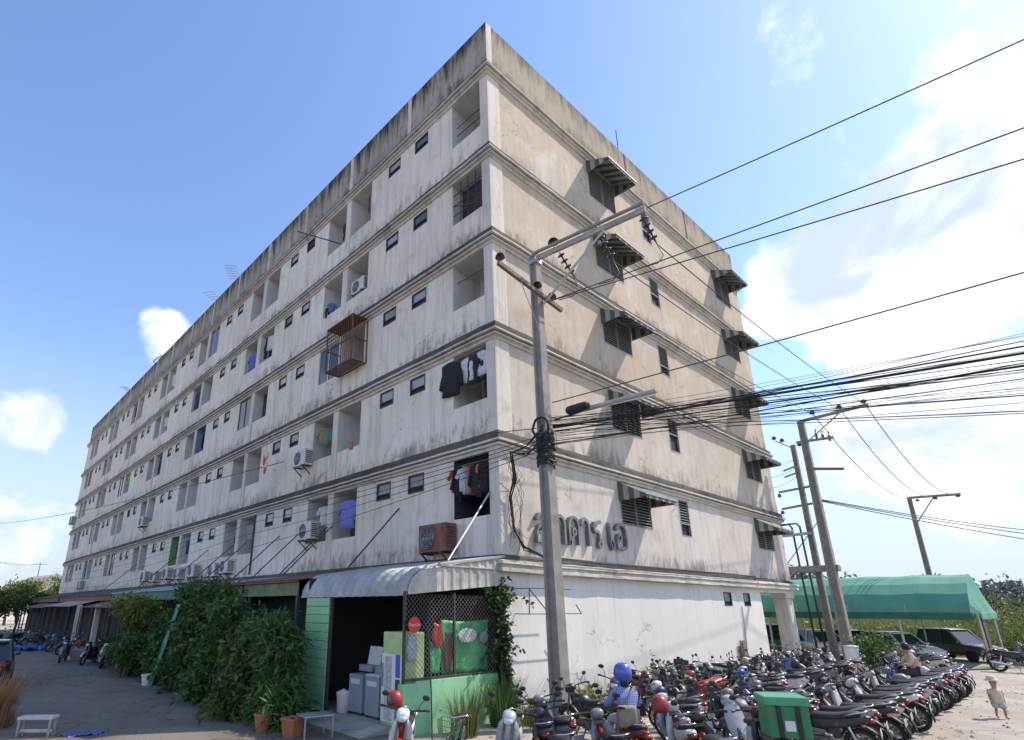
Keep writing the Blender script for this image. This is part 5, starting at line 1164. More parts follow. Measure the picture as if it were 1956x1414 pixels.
def plaid():
    m, nt, b = newmat('blue_plaid_cloth'); t = NT(nt); P = t.ocoord(); sp_ = t.node('ShaderNodeSeparateXYZ'); t.put(P, sp_.inputs[0])
    def stripes(v, f): return t.ramp(t.math('SINE', t.math('MULTIPLY', v, f)), .1, .5)
    a = t.math('ADD', stripes(t.math('ADD', sp_.outputs['Y'], sp_.outputs['X']), 170), stripes(sp_.outputs['Z'], 170)); c = t.mix(t.math('MULTIPLY', a, .5), (.075,.11,.36), (.30,.37,.62)); c = t.mix(t.ramp(t.noise(P, 60, 3), .4, .7, 0, .4), c, (.45,.50,.70))
    nt.links.new(c, b.inputs['Base Color']); b.inputs['Roughness'].default_value = .9; return m
def hand(J, B, side, wrist, d, s=1.):
    """palm, four unequal fingers bent round a grip and a thumb from the side of the palm"""
    w = Vector(wrist); d = Vector(d).normalized(); sd = Vector((0,side,0)); dn = Vector((0,0,-1)); k = 'L' if side > 0 else 'R'
    J['palm'+k] = (*(w+d*.055*s), .026*s); B.append(('wrist'+k, 'palm'+k))
    for i, (off, ln) in enumerate(((-.030,.062),(-.010,.072),(.012,.068),(.030,.054))):
        b = w+d*.085*s+sd*off*s; J[f'f{i}a{k}'] = (*b, .011*s); J[f'f{i}b{k}'] = (*(b+d*ln*.55*s+dn*.012*s), .0095*s); J[f'f{i}c{k}'] = (*(b+d*ln*.75*s+dn*.045*s), .008*s)
        B += [('palm'+k, f'f{i}a{k}'), (f'f{i}a{k}', f'f{i}b{k}'), (f'f{i}b{k}', f'f{i}c{k}')]
    b = w+d*.04*s-sd*.035*s; J['t0'+k] = (*b, .012*s); J['t1'+k] = (*(b+d*.035*s-sd*.012*s+dn*.02*s), .010*s); B += [('palm'+k, 't0'+k), ('t0'+k, 't1'+k)]
def face(t, c, s, rz=0):
    """eyes, nose, mouth and ears on a head of half height s at c facing +x"""
    c = Vector(c)
    MB().ell(c+Vector((s*.83,0,-.05*s)), s*.16, s*.10, s*.22, 8, 6).build('nose', M_skin, t, True)
    for sg in (1,-1):
        MB().ell(c+Vector((s*.74,sg*s*.28,.08*s)), s*.06, s*.10, s*.06, 8, 5).build('eye', M_black, t, True); MB().ell(c+Vector((0,sg*s*.76,-.02*s)), s*.14, s*.06, s*.22, 8, 5).build('ear', M_skin, t, True)
    MB().ell(c+Vector((s*.76,0,-.42*s)), s*.05, s*.22, s*.06, 8, 5).build('mouth', mat('lips',(.30,.11,.09),.6), t, True)
def seated(loc, rz, label, shirt, trousers, helm=None, hair=True, lean=0.):
    t = empty('person', loc, rz, label, 'person'); l = lean
    J = dict(pelvis=(-.10,0,.86,(.13,.14)), belly=(-.08+l*.4,0,1.02,(.10,.13)), chest=(-.05+l,0,1.20,(.10,.145)), neck=(-.02+l*1.2,0,1.37,.05), head0=(.01+l*1.3,0,1.46,(.075,.07)), head1=(.02+l*1.3,0,1.55,(.085,.075)), head2=(.01+l*1.3,0,1.63,(.05,.05)))
    B = [('pelvis','belly'),('belly','chest'),('chest','neck'),('neck','head0'),('head0','head1'),('head1','head2')]
    for sg, k in ((1,'L'),(-1,'R')):
        J['sh'+k] = (-.05+l,.17*sg,1.30,.055); J['el'+k] = (.10+l,.27*sg,1.07,.042); J['fo'+k] = (.24+l*.5,.27*sg,1.05,.038); J['wrist'+k] = (.33,.27*sg,1.05,.026)
        J['hip'+k] = (.0,.10*sg,.85,.09); J['kn'+k] = (.36,.16*sg,.80,.062); J['ca'+k] = (.33,.17*sg,.60,.055); J['an'+k] = (.24,.18*sg,.38,.036); J['toe'+k] = (.42,.19*sg,.35,.034)
        B += [('chest','sh'+k),('sh'+k,'el'+k),('el'+k,'fo'+k),('fo'+k,'wrist'+k),('pelvis','hip'+k),('hip'+k,'kn'+k),('kn'+k,'ca'+k),('ca'+k,'an'+k),('an'+k,'toe'+k)]
        hand(J, B, sg, J['wrist'+k][:3], (1,0,0))
    skin('body', J, B, M_skin, t)
    g = lambda k, e: (*J[k][:3], tuple(q+e for q in J[k][3]) if isinstance(J[k][3], tuple) else J[k][3]+e)
    S = dict(pelvis=(-.09,0,.90,(.155,.17)), belly=g('belly',.035), chest=g('chest',.03), collar=(*Vector(J['neck'][:3])-Vector((0,0,.04)), .062)); SB = [('pelvis','belly'),('belly','chest'),('chest','collar')]
    for k in 'LR': S['sh'+k] = g('sh'+k,.02); S['el'+k] = g('el'+k,.018); S['fo'+k] = g('fo'+k,.012); SB += [('chest','sh'+k),('sh'+k,'el'+k),('el'+k,'fo'+k)]
    skin('shirt', S, SB, shirt, t)
    S = dict(pelvis=(-.10,0,.84,(.14,.16))); SB = []
    for k in 'LR': S['hip'+k] = g('hip'+k,.02); S['kn'+k] = g('kn'+k,.02); S['ca'+k] = g('ca'+k,.018); S['an'+k] = (*Vector(J['an'+k][:3])+Vector((.01,0,.05)), .05); SB += [('pelvis','hip'+k),('hip'+k,'kn'+k),('kn'+k,'ca'+k),('ca'+k,'an'+k)]
    skin('trousers', S, SB, trousers, t)
    h = Vector(J['head1'][:3]); face(t, h, .115)
    if helm:
        MB().lathe([(.118,-.13),(.145,-.09),(.158,0),(.150,.07),(.115,.135),(.06,.165),(.01,.172)], h+Vector((-.015,0,.02)), 22).build('helmet', helm, t, True)
        MB().ell(h+Vector((.10,0,-.01)), .085, .13, .075, 14, 7).build('helmet_visor', M_glassd, t, True)
        MB().ell(h+Vector((-.05,0,-.16)), .075, .075, .09, 10, 6).build('hair', M_hair, t, True)
    elif hair: MB().lathe([(.06,-.10),(.098,-.05),(.105,.03),(.085,.09),(.04,.12),(.01,.125)], h+Vector((-.022,0,.0)), 16).build('hair', M_hair, t, True)
    return t
M_pl = plaid()
seated((-2.15,-4.72,GZ), R(52), 'person in blue helmet and checked shirt sitting on a scooter, back turned', M_pl, mat('pale_trousers',(.42,.40,.38),.9), mat('helmet_blue',(.06,.10,.42),.25,coat=.5,var=.04))
t = empty('shoulder_bag', (-2.15,-4.72,GZ), R(52), 'tan cloth bag slung on the back of the helmeted person', 'bag'); M_bag = mat('tan_canvas',(.30,.235,.18),.95,var=.15,vs=12)
MB().bbox(-.36,-.22,-.06,.26,.76,1.10,.05).build('bag_body', M_bag, t, True)
MB().tube([(-.20,.12,1.06),(-.20,.0,1.24),(-.13,-.12,1.36),(.0,-.12,1.36)], .018, 6).build('strap', M_bag, t, True)
seated((11.4,-6.35,GZ), R(120), 'bareheaded person in a beige shirt among the parked motorcycles, back turned', mat('beige_shirt',(.55,.44,.31),.9,var=.1,vs=8), mat('dark_trousers',(.05,.05,.06),.9), None, True, .06)
# toddler walking on the lane
t = empty('person', (9.67,-8.24,GZ), R(-150), 'small child in a pale hat, beige top and grey shorts walking on the lane', 'person')
J = dict(pelvis=(0,0,.42,(.075,.085)), chest=(.01,0,.60,(.075,.09)), neck=(.01,0,.71,.035), head0=(.015,0,.78,(.07,.065)), head1=(.015,0,.86,(.085,.08)), head2=(.01,0,.94,(.05,.05)))
B = [('pelvis','chest'),('chest','neck'),('neck','head0'),('head0','head1'),('head1','head2')]
for sg, k, st in ((1,'L',.09),(-1,'R',-.07)):
    J['sh'+k] = (0,.10*sg,.67,.034); J['el'+k] = (-.02-st*.4,.15*sg,.54,.028); J['wrist'+k] = (.01-st*.6,.16*sg,.42,.020); J['kn'+k] = (st*.7+.02,.06*sg,.25,.036); J['an'+k] = (st-.02,.06*sg,.05,.026); J['toe'+k] = (st+.08,.07*sg,.025,.024); J['hip'+k] = (.0,.05*sg,.39,.055)
    B += [('chest','sh'+k),('sh'+k,'el'+k),('el'+k,'wrist'+k),('pelvis','hip'+k),('hip'+k,'kn'+k),('kn'+k,'an'+k),('an'+k,'toe'+k)]; hand(J, B, sg, J['wrist'+k][:3], (0,0,-1), .55)
skin('body', J, B, M_skin, t)
def rings_e(secs, n=16): return [[(cx+rx*math.cos(2*math.pi*j/n), cy+ry*math.sin(2*math.pi*j/n), z) for j in range(n)] for cx, cy, z, rx, ry in secs]
mb = MB(); mb.ring(rings_e([(0,0,.37,.115,.13),(0,0,.45,.11,.125),(.01,0,.58,.10,.125),(.01,0,.66,.085,.12),(.01,0,.70,.05,.06)]))
for k in 'LR': mb.tube([J['sh'+k][:3], Vector(J['sh'+k][:3]).lerp(Vector(J['el'+k][:3]), .8)], [.055,.050], 10)
mb.build('top', mat('toddler_top',(.52,.46,.34),.9,var=.12,vs=12), t, True)
mb = MB(); mb.ring(rings_e([(0,0,.46,.11,.122),(0,0,.40,.108,.122),(0,0,.35,.10,.12)]))
for k in 'LR': mb.tube([J['hip'+k][:3], Vector(J['hip'+k][:3]).lerp(Vector(J['kn'+k][:3]), .95)], [.078,.070], 10)
mb.build('shorts', mat('toddler_shorts',(.42,.43,.45),.9,var=.1), t, True)
face(t, (.015,0,.85), .10); MB().lathe([(.16,-.01),(.165,0),(.105,.02),(.10,.08),(.06,.115),(.01,.12)], (0,0,.90), 18).build('hat', mat('straw_hat',(.62,.52,.36),.9), t, True)

# ============================================================ green vaulted carport, cars and bins
def shade():
    m, nt, b = newmat('green_shade_cloth'); t = NT(nt); P = t.pos()
    c = t.mix(t.ramp(t.noise(P, .7, 5, .6), .3, .7), (.075,.28,.20), (.115,.36,.265)); nt.links.new(c, b.inputs['Base Color']); b.inputs['Roughness'].default_value = .75
    tr = t.node('ShaderNodeBsdfTranslucent'); nt.links.new(c, tr.inputs['Color']); mx_ = t.node('ShaderNodeMixShader'); mx_.inputs[0].default_value = .08
    o_ = [n for n in nt.nodes if n.type == 'OUTPUT_MATERIAL'][0]; nt.links.new(b.outputs[0], mx_.inputs[1]); nt.links.new(tr.outputs[0], mx_.inputs[2]); nt.links.new(mx_.outputs[0], o_.inputs[0]); return m
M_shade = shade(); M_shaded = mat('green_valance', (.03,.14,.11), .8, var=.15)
cp = empty('carport', (29,0,GZ), 0, 'long vaulted carport covered with green shade cloth beyond the lot', 'carport'); inv = Matrix.Translation((-29,0,-GZ))
def cpp(n, mb, m, sm=False): o = mb.build(n, m, cp, sm); o.matrix_parent_inverse = inv; return o
prof = [(26.0,2.02),(26.15,2.45),(26.5,2.95),(27.1,3.45),(27.9,3.80),(28.8,3.95),(29.8,3.80),(30.7,3.35),(31.4,2.75),(32.0,2.05)]
mb = MB(); ysn = [-6.4+i*.62 for i in range(31)]
for i in range(30):
    for j in range(len(prof)-1):
        da, db = (.03*math.sin(i*1.57)), (.03*math.sin((i+1)*1.57))
        mb.quad((prof[j][0],ysn[i],prof[j][1]-da),(prof[j+1][0],ysn[i],prof[j+1][1]-da),(prof[j+1][0],ysn[i+1],prof[j+1][1]-db),(prof[j][0],ysn[i+1],prof[j][1]-db))
cpp('canopy', mb, M_shade, True)
mb = MB(); n = len(prof)
for j in range(n-1): mb.quad((prof[j][0],-6.42,prof[j][1]),(prof[j+1][0],-6.42,prof[j+1][1]),(prof[j+1][0]+.1,-6.75,2.02),(prof[j][0]+.05,-6.75,2.0))
cpp('end_cloth', mb, M_shade, True)
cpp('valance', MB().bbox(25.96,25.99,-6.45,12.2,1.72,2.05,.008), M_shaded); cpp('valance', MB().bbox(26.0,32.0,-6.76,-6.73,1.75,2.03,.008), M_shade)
for y in (-6.6,-3.55,-.5,2.6,5.6,8.6,11.6): cpp('post', MB().tube([(26.1,y,GZ),(26.1,y,2.0)], .06, 8), M_steel); cpp('post', MB().tube([(31.9,y,GZ),(31.9,y,2.0)], .06, 8), M_steel)
for y in ysn[::4]: cpp('hoop', MB().tube([(p[0],y,p[1]-.05) for p in prof], .03, 6), M_steel)
cpp('end_wall', MB().bbox(26.3,27.3,-6.70,-6.55,GZ,1.75,.02), M_framed)
def car(x, y, rz, m, label, h=1.48, ln=3.9, suv=False):
    t = empty('car', (x,y,GZ), rz, label, 'car', 'cars under the carport'); a = ln/2; zt = h
    MB().loft([(-a,.55,.60,.16),(-a+.06,.58,.74,.26),(-a+.5,.60,.81,.31),(-.4,.60,.83,.32),(.6,.60,.83,.32),(a-.75,.60,.82,.29),(a-.25,.55,.76,.24),(a-.04,.50,.66,.17),(a,.48,.55,.10)],20,4.2).build('body', m, t, True)
    xb0, xb1, xt0, xt1 = (-a+.10, .85, -a+.38, .12) if suv or ln < 4 else (-a+.35,.85,-a+.8,.1)
    g = MB(); g.ring([[(xb0,-.76,.86),(xb1,-.74,.86),(xb1,.74,.86),(xb0,.76,.86)],[(xt0+.02,-.62,zt-.06),(xt1,-.60,zt-.06),(xt1,.60,zt-.06),(xt0+.02,.62,zt-.06)]]).build('glass', M_glassd, t)
    MB().loft([(xt0-.08,zt-.05,.50,.03),(xt0,zt-.035,.64,.04),((xt0+xt1)/2,zt-.02,.66,.05),(xt1,zt-.04,.62,.04),(xt1+.08,zt-.06,.5,.03)],16,4).build('roof', m, t, True)
    p = MB()
    for sg in (1,-1):
        for a_, b_ in (((xb0,.765),(xt0,.63)),((xb1,.745),(xt1,.61)),((-.25,.765),(-.28,.635))): p.bar((a_[0],a_[1]*sg,.84),(b_[0],b_[1]*sg,zt-.04),.07,.05)
    p.build('pillars', m, t)
    for wx in (-a+.68, a-.72):
        for sg in (1,-1):
            w = MB().lathe([(.05,-.09),(.26,-.09),(.30,-.06),(.30,.06),(.26,.09),(.05,.09)],(0,0,0),20,'Y').build('wheel', M_tyre, t, True); w.location = (wx,.74*sg,.30)
            MB().lathe([(.02,.0),(.19,.0),(.19,.015),(.02,.02)],(0,.085*sg,0),16,'Y').build('rim', M_rim, w)
    for sg in (1,-1):
        MB().ell((a-.12,.58*sg,.62),.12,.15,.085,10,6).build('headlight', M_lens, t, True); MB().ell((-a+.06,.62*sg,.72),.07,.12,.12,10,6).build('tail_light', M_tail, t, True); MB().ell((.72,.88*sg,.95),.06,.09,.06,8,5).build('wing_mirror', m, t, True)
    MB().bbox(a-.03,a+.02,-.26,.26,.36,.46,.005).build('number_plate', M_plate, t); return t
M_carw = mat('car_white', (.80,.80,.80), .25, var=.04, coat=.6, dirt=.08); M_carb = mat('car_brown', (.10,.065,.055), .25, var=.05, coat=.6); M_carg = mat('car_green', (.03,.16,.09), .3, var=.06, coat=.5); M_cark = mat('car_dark', (.03,.032,.036), .3, var=.06, coat=.5)
car(28.1,-3.0, R(232), M_carw, 'white hatchback under the green canopy, nose to the right'); car(31.8,-4.9, R(235), M_carb, 'dark brown van under the right end of the green canopy', 1.62, 3.9, True)
car(28.0,.6, R(228), M_carw, 'white car half hidden behind the transformer poles'); car(29.0,3.6, R(215), M_carg, 'green pickup seen through the passage under the building', 1.7, 4.4, True); car(29.4,-.9, R(240), M_cark, 'dark car between the two white cars')
t = empty('plastic_drum', (20.9,-2.5,GZ), 0, 'white plastic drum standing beside the transformer poles', 'drum'); MB().lathe([(.24,0),(.29,.05),(.30,.9),(.27,.98)],n=18).build('barrel', M_white, t, True); MB().lathe([(.31,.98),(.31,1.04),(.05,1.07)],n=18).build('lid', M_white, t, True)
tag(MB().bbox(14.65,15.15,-.14,-.09,GZ,.92,.01).bbox(14.75,14.80,-.17,-.14,GZ,.85,.005).build('old_board', M_wood), 'grey weathered board leaning against the gable wall', 'board')
tag(MB().tube([(15.6,-.04,2.3),(15.45,-.05,.9),(15.35,-.05,-.3)], .022, 6).build('wall_line', M_polelight), 'pale thin line running down the gable wall below the small windows', 'pipe')  # pale thin tube down the wall at a slight slant
# white arched metal frame by the wall
t = empty('bent_frame', (.55,-.75,GZ), R(10), 'bent pale metal hoop leaning at the foot of the gable wall', 'frame'); MB().tube([(.5,0,.0),(.5,.02,.55),(.42,.03,.85),(.30,.04,.95),(-.35,.1,.45),(-.6,.12,.25)], .028, 7).build('hoop', M_polelight, t, True)

# ============================================================ vegetation
def leaf_mat(name, a, b, c, tr=.35):
    m, nt, bs = newmat(name); t = NT(nt); g = t.node('ShaderNodeNewGeometry'); r_ = g.outputs['Random Per Island']
    col = t.mix(t.ramp(r_, 0, .7), a, b); col = t.mix(t.ramp(r_, .78, 1.0), col, c)
    nt.links.new(col, bs.inputs['Base Color']); bs.inputs['Roughness'].default_value = .5; bs.inputs['Specular IOR Level'].default_value = .35
    trn = t.node('ShaderNodeBsdfTranslucent'); nt.links.new(col, trn.inputs['Color']); mx_ = t.node('ShaderNodeMixShader'); mx_.inputs[0].default_value = tr
    o_ = [n for n in nt.nodes if n.type == 'OUTPUT_MATERIAL'][0]; nt.links.new(bs.outputs[0], mx_.inputs[1]); nt.links.new(trn.outputs[0], mx_.inputs[2]); nt.links.new(mx_.outputs[0], o_.inputs[0]); return m
L_dark = leaf_mat('leaf_dark', (.03,.065,.018), (.09,.16,.04), (.24,.29,.08)); L_mango = leaf_mat('leaf_long', (.04,.085,.022), (.09,.17,.045), (.24,.29,.08)); L_yel = leaf_mat('leaf_yellowish', (.08,.12,.02), (.17,.20,.04), (.30,.28,.06)); L_ivy = leaf_mat('leaf_ivy', (.02,.045,.015), (.05,.09,.03), (.20,.24,.12)); L_far_haze = leaf_mat('leaf_far_hazed', (.10,.12,.115), (.13,.15,.14), (.16,.18,.16), .35); L_reed = leaf_mat('leaf_reed', (.10,.14,.03), (.18,.21,.06), (.28,.27,.10)); L_dry = leaf_mat('leaf_dry', (.28,.13,.05), (.38,.20,.09), (.45,.30,.16), .2)  # far leaves: grey-blue distance haze is mixed into their colour
def leaves(blobs, n, ll, lw, droop=.4, clump=14, cl_r=.28, seed=0, shell=.55):
    """n leaves in clumps through the blobs' volume; each leaf a folded diamond"""
    g = np.random.default_rng(seed); vol = np.array([b[3]*b[4]*b[5] for b in blobs])**.8; k = max(1, n//clump)
    bi = g.choice(len(blobs), k, p=vol/vol.sum()); Bc = np.array([b[:3] for b in blobs])[bi]; Br = np.array([b[3:6] for b in blobs])[bi]
    d = g.normal(size=(k,3)); d /= np.linalg.norm(d,axis=1)[:,None]; rad = (shell+(1-shell)*g.random(k))*(.8+.35*g.random(k))
    cc = Bc+d*Br*rad[:,None]; cc = np.repeat(cc, clump, 0); dd = np.repeat(d, clump, 0); N = len(cc)
    p = cc+g.normal(size=(N,3))*cl_r*.5
    ax = dd*.7+g.normal(size=(N,3))*.75+np.array([0,0,-droop]); ax /= np.linalg.norm(ax,axis=1)[:,None]
    sd = np.cross(ax, g.normal(size=(N,3))); sd /= np.linalg.norm(sd,axis=1)[:,None]; up = np.cross(sd, ax)
    l = (ll*(.45+1.05*g.random(N)))[:,None]; w = (lw*(.5+1.0*g.random(N)))[:,None]
    V = np.empty((N,4,3)); V[:,0] = p; V[:,1] = p+ax*l*.45+sd*w*.5+up*w*.15; V[:,2] = p+ax*l; V[:,3] = p+ax*l*.45-sd*w*.5+up*w*.15
    return V.reshape(-1,3), np.arange(N*4).reshape(N,4)
def blades(pts, h, w, lean=.35, seed=0):
    g = np.random.default_rng(seed); N = len(pts); p = np.array(pts, float); a = g.random(N)*6.283; hh = (h*(.5+.8*g.random(N)))[:,None]
    dirx = np.stack([np.cos(a),np.sin(a),np.zeros(N)],1); sd = np.stack([-np.sin(a),np.cos(a),np.zeros(N)],1)*w; le = (lean*g.random(N))[:,None]
    V = np.empty((N,6,3)); V[:,0] = p-sd; V[:,1] = p+sd; m_ = p+dirx*le*hh*.4+np.array([0,0,1])*hh*.6; V[:,2] = m_+sd*.8; V[:,3] = m_-sd*.8; e = p+dirx*le*hh*1.2+np.array([0,0,1])*hh; V[:,4] = e+sd*.1; V[:,5] = e-sd*.1
    F = np.concatenate([np.arange(N)[:,None]*6+np.array([0,1,2,3]), np.arange(N)[:,None]*6+np.array([3,2,4,5])]); return V.reshape(-1,3), F
def sprays(V, F, bl, n, ll, lw, seed):
    """arching shoots that break the outline, leaves in pairs along each"""
    g = np.random.default_rng(seed+500); Vs = [V]; cnt = len(V); Fs = [F]
    for i in range(n):
        b = bl[g.integers(len(bl))]; d = g.normal(size=3); d[2] = abs(d[2])*.9+.25; d[0] -= .45; d /= np.linalg.norm(d); o = np.array(b[:3])+d*np.array(b[3:6])*.75
        L_ = g.uniform(.35,.85); m_ = int(L_/.045); out = np.empty((m_,4,3))
        for j in range(m_):
            q = j/m_; p = o+d*L_*q+np.array([0,0,-.55*L_*q*q]); a = d*.6+g.normal(size=3)*.6+np.array([0,0,-.5*q-.15]); a /= np.linalg.norm(a); s_ = np.cross(a, g.normal(size=3)); s_ /= np.linalg.norm(s_); l = ll*g.uniform(.6,1.35); w = lw*g.uniform(.7,1.3)
            out[j] = [p, p+a*l*.45+s_*w*.5, p+a*l, p+a*l*.45-s_*w*.5]
        Vs.append(out.reshape(-1,3)); Fs.append(np.arange(m_*4).reshape(m_,4)+cnt); cnt += m_*4
    return np.concatenate(Vs), np.concatenate(Fs)
M_bark = mat('bark', (.11,.085,.06), .95, var=.3, vs=6, bump=.5, bs=25)
def shrub(name, base, blobs, n, ll, lw, m, label, cat='shrub', droop=.4, stems=4, seed=0, group=None, clump=14, cl_r=.28, shell=.55):
    t = empty(name, base, 0, label, cat, group); bl = [(b[0]-base[0], b[1]-base[1], b[2]-base[2], *b[3:]) for b in blobs]
    V, F = leaves(bl, n, ll, lw, droop, clump, cl_r, seed, shell)
    if stems > 2: V, F = sprays(V, F, bl, 5*stems, ll, lw, seed)
    obj('foliage', mesh_arrays('foliage', V, F), m, t)
    g = random.Random(seed); 
    for i in range(stems):
        b = bl[g.randrange(len(bl))]; q = (b[0]+g.uniform(-.4,.4)*b[3], b[1]+g.uniform(-.4,.4)*b[4], b[2]+g.uniform(0,.5)*b[5])
        s0 = (q[0]*.35+g.uniform(-.1,.1), q[1]*.35+g.uniform(-.1,.1), 0); MB().tube([s0,(s0[0]*.5+q[0]*.5+g.uniform(-.1,.1),s0[1]*.5+q[1]*.5,q[2]*.55),q], [.035,.025,.010], 6).build('stem', M_bark, t, True)
    return t
shrub('leafy_shrub', (-4.55,3.5,GZ), [(-4.65,3.3,.15,.55,.60,.50),(-4.5,3.7,.95,.45,.55,.55),(-4.85,2.7,-.1,.45,.5,.28),(-4.45,4.0,1.5,.35,.45,.40)], 3600, .27, .055, L_mango, 'leafy shrub with long drooping leaves nearest the green plank wall', droop=.85, seed=1, stems=7)
shrub('leafy_shrub', (-4.7,5.2,GZ), [(-4.95,4.9,.05,.65,.8,.50),(-4.6,5.3,.85,.55,.8,.60),(-4.3,5.2,1.65,.40,.7,.40),(-5.2,4.4,-.2,.4,.5,.25)], 4200, .21, .08, L_dark, 'broad-leaved dark shrub second from the plank wall', droop=.55, seed=2, stems=7)
shrub('leafy_shrub', (-4.6,7.7,GZ), [(-4.85,7.4,.0,.6,1.0,.5),(-4.5,7.9,.9,.55,1.0,.7),(-4.2,7.9,1.9,.45,.9,.5)], 4000, .19, .09, L_mango, 'tall shrub under the green fascia, third from the plank wall', droop=.5, seed=3, stems=7)
shrub('leafy_shrub', (-4.5,10.6,GZ), [(-4.6,10.4,.1,.6,1.1,.6),(-4.3,10.8,1.2,.5,1.1,.8),(-4.0,10.8,2.0,.4,1.0,.4)], 3800, .20, .10, L_dark, 'tall dark shrub fourth from the plank wall beside the teal boards', droop=.4, seed=4, stems=5)
shrub('leafy_shrub', (-4.4,13.6,GZ), [(-4.4,13.4,.2,.5,.9,.6),(-4.2,13.8,1.3,.4,.9,.7)], 2600, .20, .09, L_dark, 'dark shrub fifth from the plank wall, behind the teal sheet', droop=.4, seed=5, stems=5)
shrub('roof_vine', (-3.6,11.2,2.9), [(-3.6,9.8,2.75,.4,1.1,.25),(-3.6,11.9,2.8,.45,1.2,.28),(-3.8,13.2,2.65,.4,.8,.35)], 2000, .17, .09, L_dark, 'leafy vine spilling over the lean-to roof edge above the shrubs', 'vine', seed=6, stems=0)
shrub('yellow_shrub', (-4.6,17.0,GZ), [(-4.5,16.6,2.1,.6,1.1,.45),(-4.6,18.2,2.2,.6,1.0,.4),(-4.5,17.2,1.4,.4,.8,.4)], 3000, .20, .10, L_yel, 'yellow-green shrub with light leaves further down the alley', seed=7, stems=4)
shrub('leafy_shrub', (-4.7,16.0,GZ), [(-4.8,15.8,.4,.6,.9,.7)], 1800, .2, .09, L_dark, 'low dark shrub below the yellow-green one', seed=8, stems=3)
for i, (x, y, h, lab) in enumerate(((-4.5,19.0,.5,'first small potted plant by the grey scooter'),(-4.3,21.6,.45,'second small potted plant by the grey scooter'),(-4.2,23.2,.6,'potted plant in front of the dark alley scooter'),(-3.9,28.0,.7,'potted plant beyond the red motorcycle'))):
    t = shrub('potted_plant', (x,y,GZ), [(x,y,GZ+.35+h*.6,.35,.35,h*.7)], 500, .18, .08, L_yel if i % 2 else L_dark, lab, 'potted plant', seed=20+i, stems=2, group='potted plants along the alley')
    MB().lathe([(.13,0),(.18,.30),(.20,.30),(.20,.34),(.16,.34)], n=14).build('pot', M_terra, t)
for i, (x, y, lab) in enumerate(((-5.3,2.6,'red clay pot under the drooping shrub'),(-5.05,12.6,'white tub at the foot of the teal sheet'))):
    t = empty('flower_pot', (x,y,GZ), 0, lab, 'pot'); MB().lathe([(.14,0),(.19,.32),(.21,.32),(.21,.36),(.17,.36),(.16,.30)], n=14).build('pot_body', M_terra if i == 0 else M_white, t); MB().lathe([(.01,.29),(.165,.30)],n=14).build('soil', M_soil, t)
shrub('climbing_ivy', (-.45,-.15,GZ), [(-.30,-.12,2.45,.45,.13,.36),(-.22,-.14,1.7,.22,.12,.5),(-.18,-.14,1.0,.16,.12,.5),(-.12,-.14,.35,.15,.12,.5),(-.10,-.14,-.15,.15,.12,.3)], 2000, .11, .09, L_ivy, 'ivy climbing the building corner beside the shack', 'ivy', .5, 5, 9, None, 10, .14, .2)
rr = random.Random(9)
def tuft(x, y, r, h, n, w, m, label, cat='plant', seed=0, name='grass_tuft', lean=.45):
    t = empty(name, (x,y,GZ), 0, label, cat); g = np.random.default_rng(seed); a = g.random(n)*6.283; q = r*np.sqrt(g.random(n)); V, F = blades(np.stack([q*np.cos(a), q*np.sin(a), np.zeros(n)],1), h, w, lean, seed)
    obj('blades', mesh_arrays('blades', V, F), m, t)
tuft(-2.2,-.75,.30,.75,260,.010,L_yel,'spiky yellow-green plant against the low green wall',seed=31); tuft(-.75,-.55,.30,.95,300,.012,L_mango,'tall dark green spiky plant at the foot of the ivy',seed=32)
tuft(-.1,-.75,.4,.35,260,.012,L_yel,'low light green tuft beside the ivy',seed=33)
shrub('low_weed', (.35,-.95,GZ), [(.35,-.95,-.25,.5,.3,.22)], 700, .12, .07, L_yel, 'low leafy weeds between ivy and pole', 'weed', seed=34, stems=0); shrub('low_weed', (1.7,-1.0,GZ), [(1.7,-1.0,-.2,.6,.35,.28),(2.4,-.9,-.2,.4,.3,.3)], 900, .13, .07, L_yel, 'low leafy weeds right of the pole at the wall foot', 'weed', seed=35, stems=0)
shrub('low_weed', (7.3,-.7,GZ), [(7.0,-.7,.0,1.0,.35,.45)], 700, .13, .07, L_dark, 'weeds at the foot of the wall behind the red motorcycle', 'weed', seed=36, stems=0)
shrub('leafy_shrub', (21.6,-3.2,GZ), [(21.6,-3.3,.3,.7,.7,.9),(22.4,-2.8,.2,.7,.7,.7)], 1500, .16, .09, L_mango, 'small green bush between the transformer poles and the cars', seed=37, stems=3)
# dry reeds and mound at the left foreground
tuft(-10.1,6.9,.6,1.0,700,.009,L_dry,'clump of orange-brown dry grass at the left edge',seed=41,name='dry_grass'); tuft(-9.8,8.8,.5,.8,420,.009,L_dry,'second clump of dry grass behind the first at the left edge',seed=42,name='dry_grass')
mb = MB(); g = random.Random(4)
for i in range(9): mb.ell((-9.9+g.uniform(-.5,.5), 9.5+g.uniform(-2.6,2.6), GZ+.05), g.uniform(.3,.6), g.uniform(.4,.8), g.uniform(.15,.4), 9, 6)
stuff(mb.build('earth_mound', M_soil, None, True), 'heap of rubble and earth at the left edge', 'earth')
t = empty('white_bench', (-9.22,5.25,GZ), R(-38), 'small worn white bench at the bottom left', 'bench'); M_wb = mat('worn_white_wood',(.55,.53,.49),.8,var=.15,dirt=.3)
MB().bbox(-.36,.36,-.14,.14,.34,.40,.01).build('seat', M_wb, t); MB().bbox(-.33,.33,-.02,.02,.08,.14,.006).build('stretcher', M_wb, t)
for sx in (-.32,.32):
    for sy in (-.10,.10): MB().bar((sx,sy,0),(sx,sy,.34),.04).build('leg', M_conc, t)
